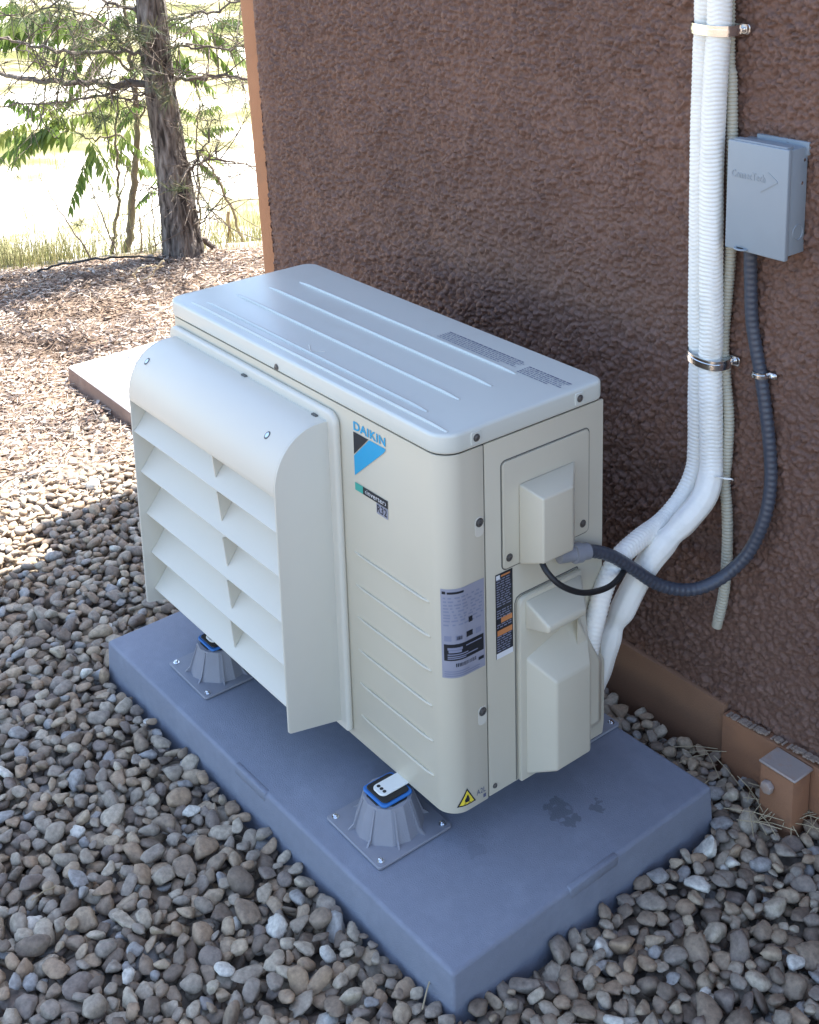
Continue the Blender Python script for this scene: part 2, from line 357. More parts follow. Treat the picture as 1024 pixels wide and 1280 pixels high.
# ------------------------------------------------------------------ building
YW = .60
bld = thing('stucco_building', 'dark brown rough stucco building with orange brown corner and base trim', 'building', (-1.45, .62, -.12))
def stucco_patch():
    st = .0031; xs = np.arange(-1.47, .58, st); zs = np.arange(-.12, 1.52, st)
    A, B = np.meshgrid(xs, zs, indexing='ij')
    def worley(px, pz, cell, seed):
        r = np.random.RandomState(seed); n = 512; jx, jz, hh = r.rand(n, n), r.rand(n, n), r.rand(n, n)
        cx, cz = np.floor(px / cell).astype(int), np.floor(pz / cell).astype(int)
        d1 = np.full(px.shape, 9.); d2 = np.full(px.shape, 9.); h = np.zeros(px.shape)
        for i in (-1, 0, 1):
            for j in (-1, 0, 1):
                a, b = (cx + i) % n, (cz + j) % n
                d = np.hypot((cx + i + jx[a, b]) - px / cell, (cz + j + jz[a, b]) - pz / cell)
                n1 = d < d1; d2 = np.where(n1, d1, np.minimum(d2, d)); h = np.where(n1, hh[a, b], h); d1 = np.where(n1, d, d1)
        return d1, d2, h
    wx = A + .0022 * np.sin(B * 310 + 3 * np.sin(A * 170)) ; wz = B + .0022 * np.sin(A * 290 + 2 * np.sin(B * 210))
    d1, d2, h = worley(wx, wz, .0136, 3); e1, e2, g = worley(wx + .3, wz + .7, .0085, 5)
    blob = sstep(.02, .30, d2 - d1) * (.3 + .7 * h) ; small = sstep(.0, .4, e2 - e1) * g
    big = .5 + .5 * np.sin(A * 21 + 2 * np.sin(B * 17)) * np.sin(B * 19 + 1.5 * np.sin(A * 23))
    ht = .0135 * blob * (.6 + .4 * big) + .0034 * small
    sag = sstep(-1.47, -1.44, A - (-.062 * (B - .5) + .016) * 0)
    Yv = YW + .004 - ht * sag
    left = -1.418 - .062 * (B - .5)
    rim = sstep(.060, .034, A - left); Yv = Yv * (1 - rim) + np.minimum(Yv, .5965 - .65 * (YW + .004 - Yv)) * rim
    A2 = np.maximum(A, left)                     # battered left margin
    V = np.column_stack([A2.ravel(), Yv.ravel(), B.ravel()]); n = len(zs)
    i = (np.arange(len(xs) - 1)[:, None] * n + np.arange(n - 1)[None]).ravel()
    Q = np.column_stack([i, i + n, i + n + 1, i + 1])
    keep = np.ptp(V[Q][:, :, 0], axis=1) > 1e-6; return V, Q[keep], xs, zs
Vs, Qs, xs, zs = stucco_patch()
wall = fastmesh('wall', Vs, Qs, M['stucco'], bld, True)
core = join([box(-1.46, 4.6, .609, 5.2, -.3, 3.36), box(xs[-1], 4.6, .597, .609, -.3, 3.36), box(-1.46, xs[-1], .597, .609, zs[-1], 3.36)])
mesh('wall_block', *core, M['stucco'], bld)
zc0, zc1 = -.2, 3.36
cx_ = lambda z: -1.487 - .062 * (z - .5)
b_ = [(cx_(zc0), .597, zc0), (cx_(zc0) + .10, .597, zc0), (cx_(zc0) + .10, .9, zc0), (cx_(zc0), .9, zc0)]
t_ = [(cx_(zc1), .597, zc1), (cx_(zc1) + .10, .597, zc1), (cx_(zc1) + .10, .9, zc1), (cx_(zc1), .9, zc1)]
mesh('corner_trim', *bevel(*hexa(b_, t_), .008, 3), M['trim'], bld, 40)
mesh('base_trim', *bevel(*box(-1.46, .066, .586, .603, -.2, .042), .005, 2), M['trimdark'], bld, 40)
Vb, Fb = box(.068, .95, .576, .606, -.2, .04); Vb[:, 2] = np.where(Vb[:, 2] > 0, .030 + .075 * (Vb[:, 0] - .068), Vb[:, 2])
Vb[:, 2] = np.minimum(Vb[:, 2], .062)
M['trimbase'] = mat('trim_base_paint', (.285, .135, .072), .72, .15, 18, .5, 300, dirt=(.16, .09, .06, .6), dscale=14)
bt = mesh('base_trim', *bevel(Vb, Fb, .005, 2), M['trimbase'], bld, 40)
cr = []
for i in range(110):
    x = rnd.uniform(.075, .5); z = min(.030 + .075 * (x - .068), .062)
    cr.append(bevel(*box(x, x + rnd.uniform(.003, .008), .575 + rnd.uniform(0, .006), .592, z - .001, z + rnd.uniform(.001, .0035)), .001, 1))
mesh('crust', *join(cr), M['trimdirt'], bt)['kind'] = 'stuff'
# roof: the main roof and a lower side eave behind it (they shade this corner of the garden)
def shadow_back(x, y, z):
    k = (z - GZ) / math.tan(SUN_EL); return x + SUN_H[0] * k, y + SUN_H[1] * k
x2, _ = shadow_back(-1.315, -.2, 3.52)
mesh('roof', *bevel(*box(x2, 5.0, .40, 5.6, 3.37, 3.52), .01, 2), M['trim'], bld, 40)
x1, y1 = shadow_back(-1.60, -.066, 2.6)
mesh('side_eave', *bevel(*box(x1, -1.47, y1, 5.4, 2.48, 2.6), .01, 2), M['trim'], bld, 40)

# foundation anchor
A0 = at(951, 951, 1, .528); A1 = at(990, 976, 1, .528)
an = thing('anchor_bracket', 'small brown painted bolted bracket against the base trim', 'bracket', ((A0[0] + A1[0]) / 2, .55, GZ))
az = .029; ax0, ax1 = .191, .260
mesh('housing', *bevel(*box(ax0, ax1, .524, .5745, -.10, az), .006, 2), M['trimbase'], an, 40)
mesh('top_plate', *bevel(*box(ax0 - .001, ax1 + .004, .522, .5748, az + .001, az + .006), .002, 1), M['trimtop'], an, 40)
mesh('bolt_head', *bevel(*prism([(ax0 + .022 + .012 * math.cos(k * PI / 3 + .3), -.004 + .012 * math.sin(k * PI / 3 + .3)) for k in range(6)], 'y', .512, .5235), .002, 2), M['trimtop'], an, 40)

# concrete slab in the sun
sp = np.array([at(85, 457, 2, -.018), at(195, 425, 2, -.018)])
slab = thing('concrete_slab', 'pale concrete slab lying sunlit in the wood mulch', 'slab', (-2.0, .6, GZ))
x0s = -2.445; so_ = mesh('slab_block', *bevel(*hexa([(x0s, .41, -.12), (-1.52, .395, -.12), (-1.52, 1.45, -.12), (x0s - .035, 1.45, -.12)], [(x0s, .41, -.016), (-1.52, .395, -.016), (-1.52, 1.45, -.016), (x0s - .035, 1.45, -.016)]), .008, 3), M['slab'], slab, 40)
so_.data.materials.append(mat('slab_side_soil_shade', (.24, .155, .115), .95, .25, 25, .8, 120, dirt=(.40, .31, .25, .6), dscale=12))  # side faces browned: soil stain and their shade put into one colour
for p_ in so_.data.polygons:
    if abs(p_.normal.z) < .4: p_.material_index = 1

# ------------------------------------------------------------------ equipment pad
PY = math.radians(1.267); pc, ps = math.cos(PY), math.sin(PY)
def padp(x, y, z): return (pc * x - ps * y, ps * x + pc * y, z)
px0, px1, py0, py1 = -.9179, .1654, -.1433, .4406
def pad_mat():
    m = M['pad']; t = m.node_tree; N = t.nodes.new; Lk = t.links.new; b = t.nodes['Principled BSDF']
    src = b.inputs['Base Color'].links[0].from_socket
    tc = N('ShaderNodeTexCoord'); acc = None
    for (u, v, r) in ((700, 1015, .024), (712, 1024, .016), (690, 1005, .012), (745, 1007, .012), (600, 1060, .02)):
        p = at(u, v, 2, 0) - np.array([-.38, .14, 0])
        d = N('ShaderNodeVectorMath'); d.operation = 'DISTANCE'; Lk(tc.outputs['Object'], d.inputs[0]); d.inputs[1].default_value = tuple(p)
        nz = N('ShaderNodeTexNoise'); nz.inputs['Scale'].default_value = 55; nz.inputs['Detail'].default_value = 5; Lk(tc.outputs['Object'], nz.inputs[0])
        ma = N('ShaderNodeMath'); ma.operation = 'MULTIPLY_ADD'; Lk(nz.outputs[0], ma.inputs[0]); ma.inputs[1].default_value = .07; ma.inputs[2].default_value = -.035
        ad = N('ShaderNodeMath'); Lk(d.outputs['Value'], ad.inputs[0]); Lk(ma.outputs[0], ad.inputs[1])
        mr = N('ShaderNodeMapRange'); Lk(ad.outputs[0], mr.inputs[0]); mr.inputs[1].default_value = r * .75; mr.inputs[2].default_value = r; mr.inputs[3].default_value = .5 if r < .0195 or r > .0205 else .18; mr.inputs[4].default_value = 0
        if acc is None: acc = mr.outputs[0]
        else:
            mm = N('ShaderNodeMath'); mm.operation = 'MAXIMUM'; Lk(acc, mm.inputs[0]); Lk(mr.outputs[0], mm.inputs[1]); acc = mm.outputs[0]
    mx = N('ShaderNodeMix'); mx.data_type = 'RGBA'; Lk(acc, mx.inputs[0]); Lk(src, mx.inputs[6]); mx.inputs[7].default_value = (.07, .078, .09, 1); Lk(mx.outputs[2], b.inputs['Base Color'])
pad_mat()
pad = thing('equipment_pad', 'blue grey moulded equipment pad under the heat pump', 'equipment pad', (-.38, .14, -.10))
ORG[pad.name] = np.array([-.38, .14, 0.]); pad.location = (-.38, .14, 0)
bq = [padp(a, b, -.13) for a, b in ((px0 - .006, py0 - .006), (px1 + .006, py0 - .006), (px1 + .006, py1 + .006), (px0 - .006, py1 + .006))]
tq = [padp(a, b, 0) for a, b in ((px0, py0), (px1, py0), (px1, py1), (px0, py1))]
mesh('pad_block', *bevel(*hexa(bq, tq), .007, 4), M['pad'], pad, 50)

for (u0, v0, u1, v1, side_) in ((712, 1112, 773, 1069, 1), (292, 955, 330, 993, 0)):
    a_, b_ = at(u0, v0, 2, 0), at(u1, v1, 2, 0); l_ = lambda q: (pc * q[0] + ps * q[1], -ps * q[0] + pc * q[1]); (xa, ya), (xb, yb) = l_(a_), l_(b_)
    V_, F_ = bevel(*(box(px1 - .010, px1 + .0016, min(ya, yb), max(ya, yb), -.018, .0008) if side_ else box(min(xa, xb), max(xa, xb), py0 - .0016, py0 + .010, -.018, .0008)), .003, 2)
    mesh('edge_ledge', [padp(*q) for q in V_], F_, M['pad'], pad, 50)

# ------------------------------------------------------------------ riser feet
ZB = .0716
def riser(cx, cy, label):
    t = thing('riser_foot', label, 'riser foot', (cx, cy, .001), 'riser feet under the heat pump')
    mesh('base_plate', *bevel(*prism(rrect(cx - .075, cx + .075, cy - .075, cy + .075, .006, 3), 'z', .0012, .006), .0012, 1), M['foot'], t, 40)
    seg = 12; prof = [(.0595, .0055), (.056, .016), (.043, .056), (.041, .0605), (.036, .0612)]
    tw = mesh('tower', *lathe(prof, seg, (cx, cy, 0)), M['foot'], t, 25)
    for k in range(8):
        a = k * PI / 4 + PI / 8; c, s = math.cos(a), math.sin(a); w = .0016
        def q(r, z, e): return (cx + c * r - s * e, cy + s * r + c * e, z)
        pr_ = [(.05, .0058), (.069, .0058), (.0588, .0150), (.0428, .0575), (.038, .0575)]
        V = [q(r, z, -w) for r, z in pr_] + [q(r, z, w) for r, z in pr_]; n = 5
        mesh('rib', V, [tuple(range(n)), tuple(range(2 * n - 1, n - 1, -1))] + [(i, n + i, n + (i + 1) % n, (i + 1) % n) for i in range(n)], M['foot'], tw)
    oc = [(cx + .036 * math.cos(PI / 8 + k * PI / 4), cy + .036 * math.sin(PI / 8 + k * PI / 4)) for k in range(8)]
    mesh('rubber_base', *bevel(*prism(oc, 'z', .0595, .0625), .001, 1), M['black'], t, 40)
    mesh('rubber_mount', *bevel(*prism(rrect(cx - .031, cx + .031, cy - .031, cy + .031, .008, 3), 'z', .0628, .0672), .001, 1), M['bluerubber'], t, 40)
    mesh('rubber_cap', *bevel(*prism(rrect(cx - .027, cx + .027, cy - .027, cy + .027, .008, 3), 'z', .0674, .0698), .001, 1), M['black'], t, 40)
    for sx in (-1, 1):
        for sy in (-1, 1):
            bo = mesh('bolt', *lathe([(.0062, 0), (.0062, .001), (.004, .0013), (.004, .004), (.0025, .0052)], 8, (cx + sx * .063, cy + sy * .063, .0062)), M['zinc'], t, 30)
    return t
FXR, FXL, FY, FYB = -.127, -.682, -.031, .366
riser(FXR, FY, 'grey ribbed riser foot with blue rubber mount beside the yellow warning triangle')
riser(FXL, FY, 'grey ribbed riser foot half hidden under the louvred hood')
riser(FXR, FYB, 'grey ribbed riser foot at the wall side below the valve cover end')
riser(FXL, FYB, 'grey ribbed riser foot at the wall side below the far end')

# ------------------------------------------------------------------ heat pump
UW, UD, ZT, ZS = .85, .333, .723, .690
hp = thing('heat_pump', 'ivory outdoor heat pump unit with louvred air hood on blue grey pad', 'heat pump', (-.425, .166, ZB))
RC = .036
# right/front skin perimeter, s = 0 at the front left corner, runs along the front, round the corner, along the right side
def perim(s, off=0.0):
    L1 = UW - RC; L2 = RC * PI / 2
    if s <= L1: return (-UW + s, -off)
    if s <= L1 + L2:
        t = (s - L1) / RC; return (-RC + (RC + off) * math.sin(t), RC - (RC + off) * math.cos(t))
    return (off, RC + s - L1 - L2)
S_SIDE = UW - RC + RC * PI / 2 - RC           # s = S_SIDE + y on the right side
def skin(s0, s1, z0, z1, off, n=24, thick=.0):
    V = []; ss = np.linspace(s0, s1, n)
    for s in ss:
        x, y = perim(s, off); V += [(x, y, z0), (x, y, z1)]
    return V, [(2 * i, 2 * i + 2, 2 * i + 3, 2 * i + 1) for i in range(n - 1)]
# cabinet core
core_poly = rrect(-UW + .002, -.002, .002, UD, (.012, .012, RC, RC - .002))
cabinet = mesh('cabinet', *prism(core_poly, 'z', ZB + .001, ZS - .002), M['groove'], hp, 40)
def shell(name, polyline, z0, z1, material, bw=.0014, parent=hp):
    """folded sheet: outer polyline, 3 mm thick, closed profile extruded in z"""
    P = np.array(polyline); T = np.gradient(P, axis=0); T /= np.linalg.norm(T, axis=1)[:, None]; Nn = np.column_stack([-T[:, 1], T[:, 0]])
    poly = [tuple(p) for p in P] + [tuple(p) for p in (P + Nn * .0035)[::-1]]
    V, Fc = prism(poly, 'z', z0, z1)
    n = len(P); tot = len(poly)
    Fc = Fc[2:] + [(i, tot - 1 - i, tot - 2 - i, i + 1) for i in range(n - 1)] + [(tot + i, tot + i + 1, tot + tot - 2 - i, tot + tot - 1 - i) for i in range(n - 1)]
    return mesh(name, *bevel(V, Fc, bw, 2, 50), material, parent, 35)
fp = [(-UW, .06), (-UW, .045)] + [(-UW + .03 - .03 * math.cos(t), .03 - .03 * math.sin(t)) for t in np.linspace(0, PI / 2, 8)]
fp += [perim(s) for s in np.linspace(.05, UW - RC, 10)] + [perim(s) for s in np.linspace(UW - RC, UW - RC + RC * PI / 2, 12)[1:]] + [(0, .05), (0, .0775)]
front = shell('front_panel', fp, ZB, ZS - .001, M['cabinet'])
side = mesh('side_panel', *bevel(*box(-.004, 0.0, .0800, UD + .002, ZB + .002, ZS - .001), .0014, 2), M['cabinet'], hp, 40)
mesh('left_panel', *bevel(*box(-UW, -UW + .004, .062, UD + .002, ZB + .002, ZS - .001), .0014, 2), M['cabinet'], hp, 40)
mesh('rear_panel', *bevel(*box(-UW + .006, -.006, UD - .004, UD + .004, ZB + .01, ZS - .004), .002, 2), M['cabinet'], hp, 40)
# lid
lp = rrect(-UW - .002, .002, -.002, UD + .006, (.022, .03, .03, RC + .002), 8)
lid = mesh('top_lid', *bevel(*prism(lp, 'z', ZS + .0005, ZT), .0055, 4), M['lid'], hp, 35)
for (xa, xb, y) in ((-.79, -.014, .021), (-.77, -.09, .044), (-.771, -.092, .110), (-.765, -.098, .182), (-.751, -.11, .245)):
    P = np.array([(x, y, ZT - .0018 + .0022 * min(1, (x - xa) / .03, (xb - x) / .03)) for x in np.linspace(xa, xb, 40)])
    V, Fc = tube(P, .0032, 10, True)
    mesh('rib', V, Fc, M['lid'], lid, 60)
mesh('arrow_mark', *tube(np.array([(-.446, .064, ZT + .0002), (-.419, .049, ZT + .0002), (-.402, .067, ZT + .0002)]), .0012, 6), M['hood'], lid)
def print_rows(x0, x1, y0, y1, rows, z, bold_top=True):
    parts = []
    for r in range(rows):
        y = y1 - (y1 - y0) * (r + .5) / rows; x = x0; h = (y1 - y0) / rows * (.36 if not (bold_top and r == 0) else .55)
        end = x1 - (rnd.uniform(.05, .3) * (x1 - x0) if r == rows - 1 else rnd.uniform(0, .01))
        while x < end:
            w = rnd.uniform(.003, .011); parts.append(flat(rect(x, min(x + w, end), y - h / 2, y + h / 2), 'z', z)); x += w + rnd.uniform(.0012, .003)
    return join(parts)
mesh('printed_notice', *print_rows(-.33, -.13, .256, .290, 6, ZT + .0006), M['print_grey'], lid)
mesh('printed_notice', *print_rows(-.117, -.015, .251, .284, 6, ZT + .0006), M['print_grey'], lid)
# lid screws with tabs
for y in (.062, .278):
    mesh('screw_tab', *bevel(*prism(rrect(y - .010, y + .010, ZS + .006, ZT - .006, .003, 3), 'x', .0005, .0034), .0006, 1), M['lid'], lid, 40)
    screw('screw', lid, (.0034, y, (ZS + ZT) / 2 + .001), 'x', .0042)
screw('screw', lid, (-.45, -.0022, ZS + .009), 'y', .004)
# pressed ribs on the front
for i, z in enumerate((.437, .377, .317, .255, .191, .128)):
    P = np.array([(x, .0012 - .0028 * min(1, (x + .238) / .02, (-.042 - x) / .015), z) for x in np.linspace(-.238, -.042, 16)])
    mesh('pressed_rib', *tube(P, .0026, 8, True), M['cabinet'], front, 60)
# screws on the seam
for z in (.566, .238):
    yb = .066
    mesh('screw_pocket', *bevel(*prism(rrect(yb - .008, yb + .0095, z - .024, z + .009, .0075, 5), 'x', .0002, .0011), .0004, 1), M['hood'], front, 40)
    screw('screw', front, (.0012, yb + .001, z), 'x', .005)
screw('screw', side, (.0002, .091, .089), 'x', .003)

# ---- brand print on the front
YP = -.0011
logo = mesh('brand_lettering', *front_text('DAIKIN', -.2255, .6602, .0205, YP, .00045, .085), M['print_blue'], front)
mesh('logo_triangle', *flat([(-.2265, .6565), (-.2270, .617), (-.186, .6565)], 'y', YP), M['print_black'], front)
mesh('logo_band', *flat([(-.1835, .6565), (-.2270, .6145), (-.2268, .580), (-.147, .647), (-.1405, .6545), (-.1415, .6565)], 'y', YP), M['print_blue'], front)
mesh('inverter_bar', *flat(rect(-.206, -.140, .5545, .5680), 'y', YP), M['print_black'], front)
mesh('inverter_bar_end', *flat(rect(-.2275, -.206, .5545, .5680), 'y', YP), M['print_teal'], front)
mesh('inverter_lettering', *front_text('‹inverter›', -.200, .5578, .0125, YP - .0003, .0, .056), M['print_white'], front)
mesh('refrigerant_label', *flat(rect(-.1705, -.1405, .5355, .5535), 'y', YP + .0002), M['label_silver'], front)
mesh('refrigerant_lettering', *front_text('R32', -.1685, .5385, .0185, YP - .0002, .0003, .026), M['print_black'], front)
# ---- rating plate wrapped on the corner
def sk(y0, y1, z0, z1, off, n=10): return skin(S_SIDE + y0, S_SIDE + y1, z0, z1, off, n)
YL0, YL1, ZL0, ZL1 = -.003, .0745, .317, .470
plate = mesh('rating_plate', *sk(YL0, YL1, ZL0, ZL1, .0006, 24), M['label_silver'], front, 60)
LW = YL1 - YL0; LH = ZL1 - ZL0
def lr(a0, a1, b0, b1, off=.0011): return sk(YL0 + a0 * LW, YL0 + a1 * LW, ZL0 + b0 * LH, ZL0 + b1 * LH, off, 14)
mesh('plate_badge', *lr(.05, .96, .20, .385), M['print_black'], plate)
pp = [lr(.03, .10, .945, .975), lr(.13, .47, .945, .968)]
for k in range(16):
    y = .03 + k * LW
dk = [lr(.58, .68, .585, .645), lr(.30, .42, .43, .47), lr(.52, .68, .43, .49)]
for k in range(14): x = .28 + k * .035; dk.append(lr(x, x + rnd.choice((.012, .02)), .125, .165))
dk.append(lr(.82, .96, .10, .135))
mesh('plate_print', *join(pp + dk), M['print_black'], plate)['kind'] = 'stuff'
pl = []
for b in (.90, .86, .82, .785, .75, .71, .68, .645, .60):
    a = .05
    while a < .93:
        w = rnd.uniform(.04, .14); pl.append(lr(a, min(a + w, .95), b - .008, b + .008)); a += w + rnd.uniform(.03, .1)
for b in (.075, .05, .025): pl.append(lr(.05, rnd.uniform(.5, .9), b - .006, b + .006))
for a in (.06, .28, .76): pl.append(lr(a, a + .14, .42, .48))
mesh('plate_print', *join(pl), M['print_pale'], plate)['kind'] = 'stuff'
bl = []
for k, (b, a0, a1) in enumerate(((.335, .12, .42), (.345, .5, .9), (.305, .14, .40), (.27, .12, .55), (.245, .12, .8), (.225, .12, .5))):
    bl.append(lr(a0, a1, b - (.014 if k < 3 and k != 1 else .006), b + (.014 if k < 3 and k != 1 else .006), .0017))
mesh('badge_print', *join(bl), M['print_pale'], plate)['kind'] = 'stuff'
# ---- warning strip
wy0, wy1, wz0, wz1 = .0975, .1335, .316, .464
ws = mesh('warning_label', *flat(rect(wy0, wy1, wz0, wz1), 'x', .0006), M['print_black'], side)
wl = lambda a0, a1, b0, b1, x=.0009: flat(rect(wy0 + a0 * (wy1 - wy0), wy0 + a1 * (wy1 - wy0), wz0 + b0 * (wz1 - wz0), wz0 + b1 * (wz1 - wz0)), 'x', x)
mesh('label_foot', *wl(.02, .98, .0, .065), M['print_white'], ws)
mesh('label_corner', *wl(.04, .26, .935, .985), M['print_white'], ws)
for q_ in ((.08, .95, .27, .335), (.3, .95, .415, .475), (.32, .85, .955, .975)): mesh('label_orange', *wl(*q_), M['print_orange'], ws)
pl = []
for b in np.arange(.09, .93, .028):
    if .26 < b < .35 or .41 < b < .48 or .58 < b < .605: continue
    a = .06
    while a < .85: w = rnd.uniform(.1, .3); pl.append(wl(a, min(a + w, .9), b - .006, b + .007)); a += w + .06
mesh('label_print', *join(pl), M['print_pale'], ws)['kind'] = 'stuff'
# ---- flammable triangle
ty, tz = .0325, .0825
tri = mesh('warning_triangle', *join([sk(ty - .0005, ty + .0005, tz, tz + .001, -.01, 2)]), M['print_black'], front)
def skpoly(pts, off): return [(*perim(S_SIDE + a, off), b) for a, b in pts]
def remesh(o, V, Fc):
    org = ORG[o.name]; o.data.clear_geometry(); o.data.from_pydata((np.array(V) - org).tolist(), [], Fc); o.data.update()
def tripts(h): c = tz + .0125; return [(ty - h * .95, c - h * .62), (ty + h * .95, c - h * .62), (ty, c + h * 1.05)]
def trifan(h, off):
    a, b, c = tripts(h); V = []; n = 8
    for i in range(n + 1):
        f = i / n; L_ = (a[0] + (c[0] - a[0]) * f, a[1] + (c[1] - a[1]) * f); R2 = (b[0] + (c[0] - b[0]) * f, b[1] + (c[1] - b[1]) * f)
        for j in range(5): g = j / 4; V.append((*perim(S_SIDE + L_[0] + (R2[0] - L_[0]) * g, off), L_[1]))
    return V, [(i * 5 + j, i * 5 + j + 1, i * 5 + j + 6, i * 5 + j + 5) for i in range(n) for j in range(4)]
remesh(tri, *trifan(.0185, .0007))
mesh('triangle_face', *trifan(.0145, .001), M['print_yellow'], front)
mesh('flame_symbol', *join([(skpoly([(ty - .004, tz + .007), (ty + .004, tz + .007), (ty + .0045, tz + .012), (ty + .001, tz + .021), (ty - .0045, tz + .012)], .0013), [(0, 1, 2, 3, 4)]), (skpoly([(ty - .006, tz + .0045), (ty + .006, tz + .0045), (ty + .006, tz + .0057), (ty - .006, tz + .0057)], .0013), [(0, 1, 2, 3)])]), M['print_black'], front)
mesh('gas_class_lettering', *side_text('A2L', .052, .0905, .0135, .0008, .0001, .019), M['print_grey'], front)
mesh('code_mark', *flat(rect(.066, .0715, .080, .0865), 'x', .0008), M['print_grey'], front)

# ---- service plate and wiring cover
sv_ = mesh('service_plate', *bevel(*prism(rrect(.113, .300, .468, .649, .008, 5), 'x', .0004, .003), .0012, 2), M['cabinet'], hp, 40)
edge = rrect(.1115, .3015, .4665, .6505, .009, 6); edge = edge + edge[:1]
mesh('plate_seam', *tube(np.array([(.0005, a, b) for a, b in edge]), .0009, 6, False, (1, 0, 0)), M['groove'], sv_)
screw('screw', sv_, (.003, .125, .486), 'x', .0045); screw('screw', sv_, (.003, .286, .486), 'x', .0045)
wc = mesh('wiring_cover', *bevel(*hexa([(.003, .145, .466), (.003, .268, .466), (.003, .268, .604), (.003, .145, .604)], [(.054, .150, .487), (.054, .2135, .487), (.054, .2135, .5965), (.054, .150, .5965)]), .0035, 3), M['cabinet'], hp, 35)
# ---- valve cover
vcp = [(.1395, .0765), (.329, .0765), (.3325, .10), (.3325, .217), (.285, .318), (.285, .362), (.276, .4095), (.1515, .4095), (.1435, .4065), (.1395, .398)]
vc = mesh('valve_cover', *join([bevel(*prism(vcp, 'x', .0006, .011), .003, 2),
     bevel(*hexa([(.0098, .150, .085), (.0098, .290, .090), (.0098, .285, .343), (.0098, .150, .302)], [(.0555, .177, .104), (.0555, .2535, .104), (.0555, .2535, .268), (.0555, .177, .268)]), .0045, 3),
     bevel(*hexa([(.0098, .24, .085), (.0098, .326, .102), (.0098, .326, .222), (.0098, .27, .330)], [(.036, .235, .128), (.036, .292, .134), (.036, .292, .250), (.036, .241, .345)]), .003, 2)]), M['cabinet'], hp, 35)
mesh('cover_lip', *bevel(*hexa([(.0098, .150, .352), (.0098, .276, .352), (.0098, .276, .404), (.0098, .150, .404)], [(.062, .153, .368), (.062, .236, .368), (.062, .236, .381), (.062, .153, .381)]), .0045, 3), M['cabinet'], vc, 35)
pe = [(a, b) for a, b in vcp]; pe = [(a - .0016 if a < .2 else a, b + .0012 if b > .3 else b) for a, b in pe]
mesh('cover_seam', *tube(np.array([(.0004, a, b) for a, b in pe[5:] + pe[:1]]), .0009, 6, False, (1, 0, 0)), M['groove'], vc)
# ---- feet brackets of the unit
for fx in (FXR, FXL):
    for sgn, y0 in ((-1, 0.0), (1, UD)):
        ya, yb = (FY - .022, .03) if sgn < 0 else (UD - .03, FYB + .030)
        br = mesh('mounting_foot', *bevel(*prism(rrect(fx - .0155, fx + .0155, ya, yb, .010, 5), 'z', .0700, .0735), .001, 1), M['whitesteel'], hp, 40)
        for dx in (-.008, 0, .008):
            cyy = (FY if sgn < 0 else FYB) - sgn * -.012
            mesh('slot_hole', *lathe([(.0033, 0), (.0033, .0006)], 10, (fx + dx, cyy, .0733)), M['black'], br)
# underside base pan
mesh('base_pan', *bevel(*box(-UW + .012, -.012, .012, UD - .006, ZB - .001, ZB + .004), .001, 1), M['whitesteel'], hp, 40)

# ---- louvred air hood
HX0, HX1, HF, HB = -.806, -.2825, -.119, -.013
ring = mesh('hood_mount', *bevel(*prism(rrect(-.832, -.2625, .084, .676, (.022, .022, .006, .006), 6), 'y', .0005, -.0130), .006, 4), M['hood'], hp, 35)
prof = [(HB + .004, .6585), (-.030, .6592)] + [(-.034 + (HF + .034) * math.sin(t), .565 + .0942 * math.cos(t)) for t in np.linspace(.05, PI / 2, 14)] + [(HF, .556)]
prof = np.array(prof)
Tn = np.gradient(prof, axis=0); Tn /= np.linalg.norm(Tn, axis=1)[:, None]; inn = prof + np.column_stack([-Tn[:, 1], Tn[:, 0]]) * .004
def sheet_x(outer, inner, x0, x1):
    poly = [tuple(p) for p in outer] + [tuple(p) for p in inner[::-1]]; n = len(outer); tot = len(poly)
    V, Fc = prism(poly, 'x', x0, x1)
    return V, Fc[2:] + [(i, i + 1, tot - 2 - i, tot - 1 - i) for i in range(n - 1)] + [(tot + i, 2 * tot - 1 - i, 2 * tot - 2 - i, tot + i + 1) for i in range(n - 1)]
hood = mesh('air_hood', *bevel(*sheet_x(prof, inn, HX0 + .004, HX1 - .004), .001, 2, 50), M['hood'], hp, 35)
sidep = [tuple(p) for p in prof] + [(HF, .125), (HF + .004, .121), (HB + .004, .098)]
for xa, xb in ((HX1 - .0042, HX1), (HX0, HX0 + .0042)):
    mesh('hood_side', *bevel(*prism(sidep, 'x', xa, xb), .0016, 2, 35), M['hood'], hood, 30)
for i in range(5):
    zf = (.492, .406, .315, .229, .149)[i]; yf = (-.117, -.111, -.106, -.103, -.102)[i]
    pts = np.array([(yf, zf), (yf + .012, zf + .0125), (yf + .030, zf + .036), (yf + .048, zf + .062), (yf + .062, zf + .086)])
    T2 = np.gradient(pts, axis=0); T2 /= np.linalg.norm(T2, axis=1)[:, None]; lo = pts + np.column_stack([T2[:, 1], -T2[:, 0]]) * .0025
    mesh('slat', *bevel(*sheet_x(pts[::-1], lo[::-1], HX0 + .0045, HX1 - .0045), .0008, 1, 50), M['hood'], hood, 35)
    # small web between this slat and the panel above it
    xm = -.505
    web = [(yf + .006, zf + .070), (yf + .0115, zf + .0128), (yf + .030, zf + .0365), (yf + .050, zf + .066)]
    mesh('web', *prism(web, 'x', xm - .0015, xm + .0015), M['hood'], hood)
def hood_pt(t, x): return np.array((x, -.034 + (HF + .034) * math.sin(t), .565 + .0942 * math.cos(t)))
